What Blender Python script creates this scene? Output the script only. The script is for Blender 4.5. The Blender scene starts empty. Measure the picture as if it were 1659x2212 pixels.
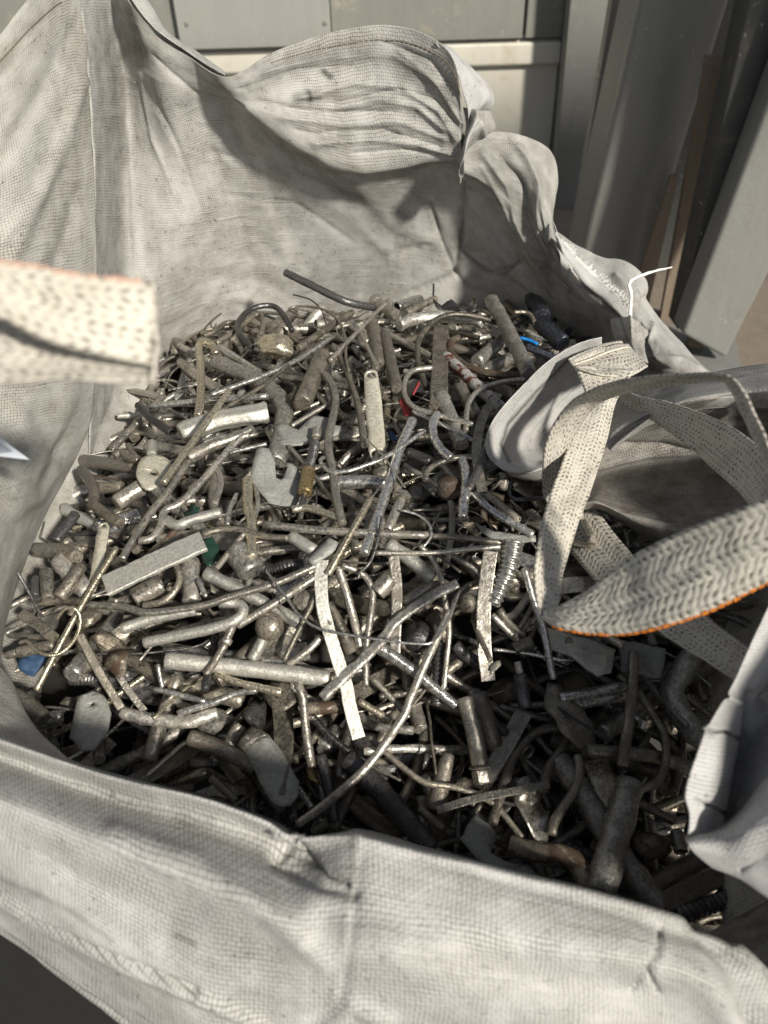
import bpy, bmesh, math, random
import numpy as np
from mathutils import Vector, Matrix, noise
from mathutils.geometry import tessellate_polygon
random.seed(11)
SC = bpy.context.scene
COL = SC.collection
R = math.radians

# ------------------------------------------------------------------ camera
H0 = 0.61                      # camera height above the scrap surface (z = 0)
PITCH = R(40.0)
ROLL = R(1.76)
F = 1618.0                     # focal length in picture units (picture 1659 x 2212)
CU, CV = 829.5, 1106.0
fwd = Vector((0, math.cos(PITCH), -math.sin(PITCH)))
up0 = Vector((0, math.sin(PITCH), math.cos(PITCH)))
rt0 = Vector((1, 0, 0))
RT = rt0 * math.cos(ROLL) - up0 * math.sin(ROLL)
UP = up0 * math.cos(ROLL) + rt0 * math.sin(ROLL)
EYE = Vector((0, 0, H0))
cam = bpy.data.cameras.new('camera')
cam.sensor_fit = 'VERTICAL'; cam.sensor_height = 36; cam.lens = 36 * F / 2212
cam.clip_start = 0.02; cam.clip_end = 200
cam.dof.use_dof = True; cam.dof.focus_distance = 0.98; cam.dof.aperture_fstop = 5.0
co = bpy.data.objects.new('camera', cam); COL.objects.link(co)
m = Matrix((RT, UP, -fwd)).transposed().to_4x4(); m.translation = EYE
co.matrix_world = m
SC.camera = co
# ------------------------------------------------------------------ light
to_sun = Vector((0.82, -1.06, 0.95)).normalized()
el = math.asin(to_sun.z); az = math.atan2(to_sun.x, to_sun.y)
w = bpy.data.worlds.new('World'); SC.world = w; w.use_nodes = True
nt = w.node_tree; bg = nt.nodes['Background']; bg.inputs[1].default_value = 0.07
sky = nt.nodes.new('ShaderNodeTexSky'); sky.sky_type = 'NISHITA'; sky.sun_disc = False
sky.sun_elevation = el; sky.sun_rotation = az
hz = nt.nodes.new('ShaderNodeHueSaturation'); hz.inputs['Saturation'].default_value = .5; nt.links.new(sky.outputs[0], hz.inputs['Color']); nt.links.new(hz.outputs[0], bg.inputs[0])
sl = bpy.data.lights.new('sun', 'SUN'); sl.energy = 4.5; sl.angle = R(4.5); sl.color = (1.0, 0.945, 0.84)
so = bpy.data.objects.new('sun', sl); COL.objects.link(so)
so.rotation_euler = (-to_sun).to_track_quat('-Z', 'Y').to_euler()
SC.view_settings.view_transform = 'Standard'; SC.view_settings.look = 'None'
SC.view_settings.exposure = 0.28; SC.view_settings.gamma = 1.0
SC.view_settings.use_curve_mapping = False

# ------------------------------------------------------------------ projection helpers
def ray(u, v):
    return fwd + RT * ((u - CU) / F) - UP * ((v - CV) / F)
def pd(u, v, d): return EYE + ray(u, v) * d
def pY(u, v, Y):
    r = ray(u, v); return EYE + r * (Y / r.y)
def pz(u, v, z):
    r = ray(u, v); return EYE + r * ((z - H0) / r.z)
def proj(p):
    q = Vector(p) - EYE; d = q.dot(fwd)
    return (CU + q.dot(RT) / d * F, CV - q.dot(UP) / d * F, d)
def sstep(a, b, x):
    t = min(1, max(0, (x - a) / (b - a))); return t * t * (3 - 2 * t)
def HH(x, y):
    h = 0.035 * math.exp(-(x / .32) ** 2 - ((y - .86) / .33) ** 2) + 0.01 * noise.noise(Vector((x * 6, y * 6, 0)))
    h -= 0.15 * (1 - sstep(.36, .66, y - .08 * x)) * (1 - .35 * (1 - sstep(-.4, -.25, x)))
    h -= 0.03 * sstep(.2, .4, x)
    h -= 0.035 * (1 - sstep(-.46, -.36, x))
    h -= 0.02 * sstep(1.2, 1.35, y)
    return h
def ph(u, v, lift=0.0):
    z = 0.0
    for _ in range(7):
        p = pz(u, v, z + lift); z = HH(p.x, p.y)
    return pz(u, v, z + lift)

# ------------------------------------------------------------------ object helpers
def link(o, parent=None):
    COL.objects.link(o)
    if parent is not None: o.parent = parent
    return o
def tag(o, label=None, cat=None, group=None, kind=None):
    if label: o['label'] = label
    if cat: o['category'] = cat
    if group: o['group'] = group
    if kind: o['kind'] = kind
    return o
def empty(name, loc=(0, 0, 0)):
    o = bpy.data.objects.new(name, None); o.location = loc; o.empty_display_size = .02
    return link(o)
def mk(name, vs, fs, mat, parent=None, smooth=True, loc=None, flat=()):
    """one mesh object; vertices in world space; origin moved to loc (default centroid)"""
    if loc is None:
        if parent is not None: loc = Vector(parent.get('_loc', (0, 0, 0)))
        else:
            loc = Vector((0, 0, 0))
            for q in vs: loc += Vector(q)
            loc /= max(1, len(vs))
    loc = Vector(loc)
    me = bpy.data.meshes.new(name)
    me.from_pydata([tuple(Vector(q) - loc) for q in vs], [], fs)
    me.materials.append(mat)
    if smooth: me.polygons.foreach_set('use_smooth', [i not in flat for i in range(len(me.polygons))])
    me.update()
    o = bpy.data.objects.new(name, me)
    link(o, parent)
    if parent is None: o.location = loc
    return o
def root(name, loc):
    o = empty(name, loc); o['_loc'] = tuple(loc); return o
def catmull(pts, n):
    pts = [Vector(p) for p in pts]
    if len(pts) == 2:
        return [pts[0].lerp(pts[1], i / n) for i in range(n + 1)]
    P = [pts[0] * 2 - pts[1]] + pts + [pts[-1] * 2 - pts[-2]]
    L = [(pts[i + 1] - pts[i]).length for i in range(len(pts) - 1)]
    T = sum(L); out = []
    for i in range(n + 1):
        s = T * i / n; k = 0
        while k < len(L) - 1 and s > L[k]: s -= L[k]; k += 1
        t = min(1, s / max(L[k], 1e-9))
        a, b, c, d = P[k:k + 4]
        out.append(0.5 * ((2 * b) + (c - a) * t + (2 * a - 5 * b + 4 * c - d) * t * t + (3 * b - a - 3 * c + d) * t ** 3))
    return out
def frames(path, up=None):
    T = []
    for i in range(len(path)):
        a = path[max(0, i - 1)]; b = path[min(len(path) - 1, i + 1)]
        T.append((b - a).normalized())
    n = up or Vector((0, 0, 1))
    if abs(n.dot(T[0])) > .95: n = Vector((1, 0, 0))
    out = []
    for t in T:
        if up is not None and abs(up.dot(t)) < .95: n = up
        s = t.cross(n).normalized(); n = s.cross(t).normalized()
        out.append((t, s, n))
    return out
def tube_geo(path, rad, sides=10, prof=None, rough=0, rs=0, up=None, caps=True, bev=True, seed=0):
    """rad: float or list; prof: function(angle)->(x,y)"""
    n = len(path); fr = frames(path, up)
    if not hasattr(rad, '__len__'): rad = [rad] * n
    vs = []; fs = []; flat = set()
    def ring(c, t, s, nn, r, sc=1.0, lump=True):
        st = len(vs)
        for k in range(sides):
            a = 2 * math.pi * k / sides
            x, y = prof(a) if prof else (math.cos(a), math.sin(a))
            q = c + (s * x + nn * y) * r * sc
            if rough and lump:
                q += (q - c) * (rough * noise.noise((q + Vector((seed, seed, 0))) * rs) * 1.6)
            vs.append(q)
        return st
    rings = []
    if caps and bev:
        t, s, nn = fr[0]; r0 = rad[0]
        rings.append(ring(path[0] , t, s, nn, r0, .82))
        rings.append(ring(path[0] + t * r0 * .18, t, s, nn, r0, 1))
        rng = range(1, n - 1)
    else: rng = range(n)
    for i in rng:
        t, s, nn = fr[i]; rings.append(ring(path[i], t, s, nn, rad[i]))
    if caps and bev:
        t, s, nn = fr[-1]; r1 = rad[-1]
        rings.append(ring(path[-1] - t * r1 * .18, t, s, nn, r1, 1))
        rings.append(ring(path[-1], t, s, nn, r1, .82))
    for a, b in zip(rings[:-1], rings[1:]):
        for k in range(sides):
            k2 = (k + 1) % sides
            fs.append((a + k, a + k2, b + k2, b + k))
    if caps:
        for which in (0, -1):
            base = rings[which]; st = len(vs)
            vs.extend([vs[base + k].copy() for k in range(sides)])
            f = tuple(range(st, st + sides))
            fs.append(f[::-1] if which == 0 else f); flat.add(len(fs) - 1)
    return vs, fs, flat
def hollow_geo(path, r, wall=.25, sides=14, rough=0, rs=0, flatten=1.0):
    fr = frames(path); n = len(path); vs = []; fs = []
    def prof(a): return math.cos(a), math.sin(a) * flatten
    def ring(i, sc, off=0):
        t, s, nn = fr[i]; st = len(vs)
        for k in range(sides):
            x, y = prof(2 * math.pi * k / sides)
            q = path[i] + t * off + (s * x + nn * y) * r * sc
            if rough: q += (q - path[i]) * rough * noise.noise(q * rs)
            vs.append(q)
        return st
    outer = [ring(i, 1) for i in range(n)]
    inner = [ring(i, 1 - wall) for i in range(n)]
    for L, flip in ((outer, 0), (inner, 1)):
        for a, b in zip(L[:-1], L[1:]):
            for k in range(sides):
                k2 = (k + 1) % sides; f = (a + k, a + k2, b + k2, b + k)
                fs.append(f[::-1] if flip else f)
    for i, flip in ((0, 1), (-1, 0)):
        for k in range(sides):
            k2 = (k + 1) % sides; f = (outer[i] + k, outer[i] + k2, inner[i] + k2, inner[i] + k)
            fs.append(f[::-1] if flip else f)
    return vs, fs, ()
def rectprof(hw):   # flat bar: half width 1, half thickness hw, 12 pts
    pts = [(1, -hw * .6), (1, hw * .6), (.93, hw), (.3, hw), (-.3, hw), (-.93, hw), (-1, hw * .6), (-1, -hw * .6), (-.93, -hw), (-.3, -hw), (.3, -hw), (.93, -hw)]
    def f(a):
        k = int(round(a / (2 * math.pi) * 12)) % 12
        return pts[k]
    return f
def merge(geos):
    V = []; Fs = []; FL = set()
    for vs, fs, fl in geos:
        o = len(V); fo = len(Fs)
        V.extend(vs); Fs.extend([tuple(i + o for i in f) for f in fs]); FL |= {i + fo for i in fl}
    return V, Fs, FL

# ------------------------------------------------------------------ materials
class NB:
    def __init__(s, name):
        s.m = bpy.data.materials.new(name); s.m.use_nodes = True
        s.t = s.m.node_tree; s.b = s.t.nodes['Principled BSDF']; s.out = s.t.nodes['Material Output']
    def n(s, typ, **kw):
        nd = s.t.nodes.new(typ)
        for k, v in kw.items(): setattr(nd, k, v)
        return nd
    def val(s, x, inp):
        if isinstance(x, bpy.types.NodeSocket): s.t.links.new(x, inp)
        elif x is not None: inp.default_value = x
    def math(s, op, a, b=None, c=None, clamp=False):
        nd = s.n('ShaderNodeMath', operation=op); nd.use_clamp = clamp
        s.val(a, nd.inputs[0]); s.val(b, nd.inputs[1]); s.val(c, nd.inputs[2]); return nd.outputs[0]
    def mix(s, f, a, b, mode='MIX'):
        nd = s.n('ShaderNodeMix', data_type='RGBA', blend_type=mode)
        s.val(f, nd.inputs[0]); s.val(a, nd.inputs[6]); s.val(b, nd.inputs[7]); return nd.outputs[2]
    def noise(s, vec, scale, detail=3, rough=.55, dist=0):
        nd = s.n('ShaderNodeTexNoise'); s.val(vec, nd.inputs['Vector'])
        nd.inputs['Scale'].default_value = scale; nd.inputs['Detail'].default_value = detail
        nd.inputs['Roughness'].default_value = rough; nd.inputs['Distortion'].default_value = dist
        return nd.outputs['Fac']
    def ramp(s, f, a, b, lo=0.0, hi=1.0):
        nd = s.n('ShaderNodeMapRange'); nd.interpolation_type = 'SMOOTHSTEP'
        s.val(f, nd.inputs[0]); nd.inputs[1].default_value = a; nd.inputs[2].default_value = b
        nd.inputs[3].default_value = lo; nd.inputs[4].default_value = hi; return nd.outputs[0]
    def bump(s, h, strength, dist, prev=None):
        nd = s.n('ShaderNodeBump'); s.val(h, nd.inputs['Height']); nd.inputs['Strength'].default_value = strength
        nd.inputs['Distance'].default_value = dist
        if prev is not None: s.t.links.new(prev, nd.inputs['Normal'])
        return nd.outputs[0]
def c4(c): return (c[0], c[1], c[2], 1)

def metal(name, base, rough=.38, metallic=.9, dirt=.4, bump=.35, bs=350, spots=None, spotcov=.5, dirtcol=(.125, .108, .083), vary=.4, speck=1.0):
    metallic = metallic * .86
    b = NB(name); tc = b.n('ShaderNodeTexCoord').outputs['Object']
    oi = b.n('ShaderNodeObjectInfo').outputs['Random']
    add = b.n('ShaderNodeVectorMath', operation='ADD'); b.t.links.new(tc, add.inputs[0]); b.t.links.new(oi, add.inputs[1]); vec = add.outputs[0]
    n1 = b.noise(vec, 55, 5, .62); n2 = b.noise(vec, bs, 4, .6); n3 = b.noise(vec, bs * 2.6, 2, .5)
    br = b.math('MULTIPLY_ADD', oi, 2 * vary, 1 - vary)
    br2 = b.math('MULTIPLY', br, b.ramp(b.math('MULTIPLY_ADD', n3, .5, b.math('MULTIPLY', n2, .6)), .36, .72, 1 - .55 * speck, 1 + .35 * speck))
    vm = b.n('ShaderNodeVectorMath', operation='SCALE'); vm.inputs[0].default_value = base; b.t.links.new(br2, vm.inputs[3])
    dm = b.ramp(b.math('MULTIPLY_ADD', n2, .5, n1), .96 - dirt * .5, 1.10 - dirt * .5)
    col = b.mix(b.math('MULTIPLY', dm, .7), vm.outputs[0], c4(dirtcol))
    met = b.math('MULTIPLY', b.math('MULTIPLY_ADD', dm, -.7, 1.0), metallic)
    rg = b.math('ADD', b.math('MULTIPLY_ADD', n2, .35, rough - .17), b.math('MULTIPLY', dm, .25), clamp=True)
    if spots:
        n4 = b.noise(vec, 42, 4, .6, .5); sm = b.ramp(n4, spotcov - .03, spotcov + .04)
        col = b.mix(sm, col, c4(spots)); met = b.math('MULTIPLY', met, b.math('MULTIPLY_ADD', sm, -.8, 1)); rg = b.math('MAXIMUM', rg, b.math('MULTIPLY', sm, .65))
    b.val(col, b.b.inputs['Base Color']); b.val(met, b.b.inputs['Metallic']); b.val(rg, b.b.inputs['Roughness'])
    nb = b.bump(b.noise(vec, bs * .35, 3, .6), bump * .9, .0022)
    nb = b.bump(b.math('ADD', n2, b.math('MULTIPLY', n3, .5)), bump, .0011, nb)
    b.val(nb, b.b.inputs['Normal'])
    return b.m
M = {
 'steel':  metal('worn_steel', (.42, .39, .34), .34, .93, .42, .35),
 'bright': metal('bright_steel', (.58, .56, .52), .27, .97, .12, .16, 220, vary=.15),
 'brown':  metal('tarnished_brown_steel', (.25, .225, .185), .38, .86, .5, .4),
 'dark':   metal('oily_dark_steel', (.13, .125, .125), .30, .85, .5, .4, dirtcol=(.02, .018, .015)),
 'pale':   metal('pale_cast_aluminium', (.46, .445, .40), .48, .7, .3, .5, 330, dirtcol=(.22, .20, .16), vary=.2, speck=.5),
 'pitted': metal('pitted_grey_metal', (.44, .42, .38), .42, .82, .42, .6, 260),
 'zinc':   metal('dull_zinc_sheet', (.33, .33, .305), .6, .35, .3, .45, 300, dirtcol=(.16, .15, .12), vary=.1, speck=.5),
 'rust':   metal('rusty_steel', (.26, .22, .17), .42, .75, .4, .55, spots=(.085, .055, .035), spotcov=.5),
 'gold':   metal('gold_tinted_steel', (.55, .49, .37), .28, .94, .25, .3, vary=.15),
 'brass':  metal('worn_brass', (.42, .32, .16), .32, .95, .3, .4, vary=.1),
 'cream':  metal('cream_plated_steel', (.56, .53, .43), .42, .45, .15, .25, 260, dirtcol=(.25, .21, .14), vary=.1, speck=.5),
 'mottle': metal('white_and_maroon_coated_steel', (.55, .53, .50), .5, .4, .2, .7, spots=(.13, .035, .02), spotcov=.53),
 'bluish': metal('oily_blue_black_steel', (.10, .11, .135), .24, .9, .3, .7, 200, dirtcol=(.02, .02, .02)),
 'foil':   metal('crinkled_silver_alloy', (.68, .67, .65), .24, 1.0, .15, .6, 180, vary=.1),
}
def plain(name, col, rough=.7, bump=.2, bs=200, met=0.0, var=.35):
    b = NB(name); tc = b.n('ShaderNodeTexCoord').outputs['Object']
    n1 = b.noise(tc, bs * .2, 4); n2 = b.noise(tc, bs, 3)
    f = b.math('MULTIPLY_ADD', b.math('ADD', n1, n2), var, 1 - var)
    vm = b.n('ShaderNodeVectorMath', operation='SCALE'); vm.inputs[0].default_value = col; b.t.links.new(f, vm.inputs[3])
    b.val(vm.outputs[0], b.b.inputs['Base Color']); b.b.inputs['Roughness'].default_value = rough; b.b.inputs['Metallic'].default_value = met
    b.val(b.bump(n2, bump, .002), b.b.inputs['Normal'])
    return b.m
M['red'] = plain('red_rag', (.24, .03, .03)); M['green'] = plain('green_plastic', (.012, .038, .028), .35)
M['blue'] = plain('blue_rag', (.035, .075, .15)); M['bluewire'] = plain('blue_insulation', (.01, .22, .65), .4)
M['orange_pale'] = plain('faded_orange_thread', (.62, .40, .30)); M['orange'] = plain('orange_thread', (.75, .22, .02))

def cloth_mat(name, base, dirtc, weave=.0029, dirtamt=.5, fine=1.0, trans=.18, crease_ang=0.0):
    b = NB(name)
    uv = b.n('ShaderNodeUVMap'); uv.uv_map = 'UVMap'; sep = b.n('ShaderNodeSeparateXYZ'); b.t.links.new(uv.outputs[0], sep.inputs[0])
    at = b.n('ShaderNodeAttribute'); at.attribute_name = 'stain'; stain = at.outputs['Fac']
    k = 2 * math.pi / weave
    # slight wobble of the yarns
    wob = b.math('MULTIPLY', b.noise(uv.outputs[0], 18, 2), 9.0)
    su = b.math('SINE', b.math('MULTIPLY_ADD', sep.outputs[0], k / 2, wob)); sv = b.math('SINE', b.math('MULTIPLY_ADD', sep.outputs[1], k / 2, wob))
    wv = b.math('MULTIPLY', su, sv)                           # over / under checker
    gap = b.math('MINIMUM', b.math('ABSOLUTE', su), b.math('ABSOLUTE', sv))
    n_big = b.noise(uv.outputs[0], 5.5, 5, .62, .4); n_mid = b.noise(uv.outputs[0], 28, 5, .65); n_fine = b.noise(uv.outputs[0], 330, 3, .6)
    # streaks across the weave
    mp = b.n('ShaderNodeMapping'); mp.inputs['Rotation'].default_value = (0, 0, crease_ang); mp.inputs['Scale'].default_value = (9, 95, 1); b.t.links.new(uv.outputs[0], mp.inputs[0])
    n_str = b.noise(mp.outputs[0], 1.0, 4, .6, .3)
    mp2 = b.n('ShaderNodeMapping'); mp2.inputs['Rotation'].default_value = (0, 0, crease_ang + .5); mp2.inputs['Scale'].default_value = (6, 30, 1); b.t.links.new(uv.outputs[0], mp2.inputs[0])
    n_cr = b.noise(mp2.outputs[0], 1.0, 3, .55, .5)
    crease = b.math('POWER', b.math('SUBTRACT', 1.0, b.math('ABSOLUTE', b.math('MULTIPLY_ADD', n_cr, 2, -1.0))), 26)
    dsum = b.math('ADD', b.math('MULTIPLY', n_big, .55), b.math('MULTIPLY', n_mid, .45))
    dsum = b.math('ADD', dsum, b.math('MULTIPLY', n_str, .18))
    dfac = b.ramp(dsum, .50, .74, 0, dirtamt)
    gdirt = b.math('MULTIPLY', b.ramp(gap, .42, .08), b.ramp(b.math('ADD', n_mid, b.math('MULTIPLY', n_fine, .5)), .52, .9, .12, .85 * fine), clamp=True)
    speck = b.math('MULTIPLY', b.ramp(b.noise(uv.outputs[0], 170, 2, .5), .62, .68), b.ramp(n_mid, .4, .62))
    col = b.mix(dfac, c4(base), c4(dirtc))
    col = b.mix(b.math('MULTIPLY', gdirt, .78), col, c4([x * .35 for x in dirtc]))
    col = b.mix(b.math('MULTIPLY', speck, .55), col, c4([x * .3 for x in dirtc]))
    stn = b.math('MULTIPLY', stain, b.math('MULTIPLY_ADD', n_mid, 1.2, .4), clamp=True)
    col = b.mix(stn, col, c4([x * .33 for x in dirtc]))
    b.val(col, b.b.inputs['Base Color']); b.b.inputs['Roughness'].default_value = .5
    b.b.inputs['Specular IOR Level'].default_value = .35
    nb = b.bump(crease, .14, .003); nb = b.bump(n_str, .12, .003, nb)
    mp4 = b.n('ShaderNodeMapping'); mp4.inputs['Rotation'].default_value = (0, 0, crease_ang - .35); mp4.inputs['Scale'].default_value = (11, 210, 1); b.t.links.new(uv.outputs[0], mp4.inputs[0])
    pull = b.math('MULTIPLY', b.ramp(b.noise(mp4.outputs[0], 1.0, 2, .5, .2), .58, .68), b.ramp(n_big, .42, .56))
    nb = b.bump(pull, .5, .0012, nb)
    nb = b.bump(b.math('ADD', b.ramp(gap, 0, .45), b.math('MULTIPLY', wv, .5)), .6, .0007, nb)
    nb = b.bump(b.math('ADD', n_fine, 0), .25, .0006, nb)
    b.val(nb, b.b.inputs['Normal'])
    tr = b.n('ShaderNodeBsdfTranslucent'); b.val(col, tr.inputs[0]); b.val(nb, tr.inputs['Normal'])
    mx = b.n('ShaderNodeMixShader'); mx.inputs[0].default_value = trans
    b.t.links.new(b.b.outputs[0], mx.inputs[1]); b.t.links.new(tr.outputs[0], mx.inputs[2]); b.t.links.new(mx.outputs[0], b.out.inputs[0])
    return b.m
CL = cloth_mat('dirty_white_woven_cloth', (.56, .548, .52), (.21, .19, .155), dirtamt=.48)
CL_left = cloth_mat('cream_woven_cloth', (.60, .585, .545), (.33, .30, .24), weave=.0036, dirtamt=.5, fine=1.2, crease_ang=.9)
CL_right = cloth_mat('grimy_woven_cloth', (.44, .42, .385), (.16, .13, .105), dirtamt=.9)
CL_front = cloth_mat('front_woven_cloth', (.62, .61, .585), (.34, .33, .285), dirtamt=.4, fine=1.5, weave=.0036)  # cloth of the front wall and its hem
CL_white = cloth_mat('clean_white_woven_cloth', (.68, .67, .655), (.36, .34, .31), dirtamt=.4, fine=.9)

def strap_mat(name, base, dark, edge=True):
    b = NB(name); uv = b.n('ShaderNodeUVMap'); uv.uv_map = 'UVMap'; sep = b.n('ShaderNodeSeparateXYZ'); b.t.links.new(uv.outputs[0], sep.inputs[0])
    U = b.math('ADD', sep.outputs[0], b.math('MULTIPLY', b.noise(uv.outputs[0], 55, 3, .6), .0035)); V = b.math('ADD', sep.outputs[1], b.math('MULTIPLY', b.noise(uv.outputs[0], 38, 3, .6), .010))
    cw = .0058
    x = b.math('DIVIDE', U, cw); cell = b.math('FLOOR', x); fx = b.math('FRACT', x)
    zig = b.math('MULTIPLY', b.math('PINGPONG', x, 2.0), .0042)
    y = b.math('DIVIDE', b.math('ADD', V, zig), .0068); fy = b.math('FRACT', y)
    n = b.noise(uv.outputs[0], 70, 4, .6); nf = b.noise(uv.outputs[0], 420, 3, .6)
    tick = b.math('MULTIPLY', b.ramp(b.math('ABSOLUTE', b.math('SUBTRACT', fy, .5)), .30, .16), b.ramp(b.math('ABSOLUTE', b.math('SUBTRACT', fx, .5)), .34, .2))
    tick = b.math('MULTIPLY', tick, b.ramp(b.math('ADD', n, b.math('MULTIPLY', nf, .6)), .60, .95))
    yarn = b.math('SINE', b.math('MULTIPLY', U, 2 * math.pi / .0019))
    hgt = b.math('ADD', b.math('MULTIPLY', b.math('ABSOLUTE', b.math('SUBTRACT', fy, .5)), 1.6), b.math('MULTIPLY', b.math('ABSOLUTE', b.math('SUBTRACT', fx, .5)), -.9))
    grime = b.ramp(b.noise(uv.outputs[0], 22, 4, .6), .42, .75, 0, .55)
    col = b.mix(grime, c4(base), c4([base[0] * .5, base[1] * .47, base[2] * .42]))
    col = b.mix(b.math('MULTIPLY', tick, .9), col, c4(dark))
    b.val(col, b.b.inputs['Base Color']); b.b.inputs['Roughness'].default_value = .6
    nb = b.bump(hgt, .45, .0009); nb = b.bump(yarn, .3, .0004, nb); nb = b.bump(nf, .4, .0008, nb)
    b.val(nb, b.b.inputs['Normal'])
    return b.m
ST = strap_mat('white_polyester_webbing', (.60, .565, .485), (.045, .035, .025))
ST_d = strap_mat('grimy_polyester_webbing', (.50, .47, .41), (.03, .025, .02))

# ------------------------------------------------------------------ background
def bgmat(name, col, rough=.5, streak=.4, met=.0, stain=(.3, .25, .18), stainamt=.3, bump=.15):
    b = NB(name); tc = b.n('ShaderNodeTexCoord').outputs['Object']
    mp = b.n('ShaderNodeMapping'); mp.inputs['Scale'].default_value = (14, 14, 2.2); b.t.links.new(tc, mp.inputs[0])
    ns = b.noise(mp.outputs[0], 1.5, 5, .6, .4); nm = b.noise(tc, 9, 6, .65, .3); nf = b.noise(tc, 90, 4, .6)
    f = b.math('MULTIPLY_ADD', b.math('ADD', b.math('MULTIPLY', ns, .6), b.math('MULTIPLY', nf, .4)), streak, 1 - streak * .5)
    vm = b.n('ShaderNodeVectorMath', operation='SCALE'); vm.inputs[0].default_value = col; b.t.links.new(f, vm.inputs[3])
    c = b.mix(b.ramp(nm, .56, .74, 0, stainamt), vm.outputs[0], c4(stain))
    mp3 = b.n('ShaderNodeMapping'); mp3.inputs['Rotation'].default_value = (.3, .7, .4); mp3.inputs['Scale'].default_value = (70, 9, 60); b.t.links.new(tc, mp3.inputs[0])
    sc = b.math('MULTIPLY', b.ramp(b.noise(mp3.outputs[0], 1, 3, .6), .64, .70), b.ramp(nm, .42, .6))
    c = b.mix(b.math('MULTIPLY', sc, .5), c, (.5, .5, .48, 1))
    b.val(c, b.b.inputs['Base Color']); b.b.inputs['Metallic'].default_value = met
    b.val(b.math('MULTIPLY_ADD', nf, .3, rough - .15), b.b.inputs['Roughness'])
    b.val(b.bump(b.math('ADD', nf, nm), bump, .004), b.b.inputs['Normal'])
    return b.m
G_panel = bgmat('grey_painted_panel', (.225, .225, .20), .5, .5, stain=(.36, .32, .24), stainamt=.65)
G_panel2 = bgmat('light_grey_sheet', (.31, .31, .285), .45, .35)
G_white = bgmat('aged_white_panel', (.66, .63, .54), .55, .25, stain=(.5, .44, .33), stainamt=.6)
G_steel = bgmat('grey_painted_steel', (.20, .20, .185), .42, .5, stain=(.16, .14, .11), stainamt=.3)
G_dark = bgmat('dark_shaded_steel', (.06, .06, .056), .5, .5)  # dark steel, also the beam's shaded side given as colour
G_edge = bgmat('worn_steel_edge', (.22, .215, .19), .5, .5)
G_rust = bgmat('rusty_flat_steel', (.20, .155, .115), .7, .7, stain=(.10, .065, .045), stainamt=.6, bump=.5)
G_floor = bgmat('stained_concrete_floor', (.20, .165, .13), .8, .6, stain=(.10, .085, .07), stainamt=.6, bump=.5)
G_dfloor = G_floor
FLOORZ = -0.62
def slab(name, quad, Y, th, mat, parent=None, loc=None, dz=0):
    """quad: four picture points (tl, tr, br, bl) on the upright plane y = Y, extruded away from the viewer"""
    Ys = Y if hasattr(Y, '__len__') else [Y] * 4
    f = [pY(u, v, yy) for (u, v), yy in zip(quad, Ys)]
    if quad[0][1] < -20:                     # posts run on well above the picture
        k_ = 1.08; f[0] = f[3] + (f[0] - f[3]) * k_; f[1] = f[2] + (f[1] - f[2]) * k_
    bk = [q + Vector((0, th, 0)) for q in f]
    return mk(name, f + bk, [(3, 2, 1, 0), (4, 5, 6, 7), (0, 1, 5, 4), (2, 3, 7, 6), (1, 2, 6, 5), (3, 0, 4, 7)], mat, parent, smooth=False, loc=loc)
def bevel(o, wd=.004, seg=2):
    md = o.modifiers.new('bevel', 'BEVEL'); md.width = wd; md.segments = seg; md.limit_method = 'ANGLE'; return o
fl = mk('floor', [(-12, -6, FLOORZ), (12, -6, FLOORZ), (12, 14, FLOORZ), (-12, 14, FLOORZ)], [(0, 1, 2, 3)], G_floor, smooth=False, loc=(0, 0, FLOORZ)); tag(fl, kind='structure')

o = mk('shaded_floor_strip', [(-6, -4, FLOORZ + .004), (6, -4, FLOORZ + .004), (6, .9, FLOORZ + .004), (-6, .9, FLOORZ + .004)], [(0, 1, 2, 3)], plain('shade_dark_floor', (.014, .014, .013), .9, .4, 60), smooth=False); tag(o, kind='structure')  # near-black sheet: shade on the near floor put into its colour
WY = 3.9
cn = mk('overhead_shade_strip', [Vector(q) for q in ((-6, -1.15, 3.2), (6, -1.15, 3.2), (6, 0, 3.2), (-6, 0, 3.2), (-6, -1.15, 3.3), (6, -1.15, 3.3), (6, 0, 3.3), (-6, 0, 3.3))], [(3, 2, 1, 0), (4, 5, 6, 7), (0, 1, 5, 4), (1, 2, 6, 5), (2, 3, 7, 6), (3, 0, 4, 7)], G_panel2, smooth=False); tag(cn, kind='structure')  # added unseen overhead to shade the columns; panel and bag stay sunlit
wl = root('building_wall', (0, WY, FLOORZ))
tag(wl, 'grey panelled wall above an aged white kick panel, behind the white bag', 'wall')
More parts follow.
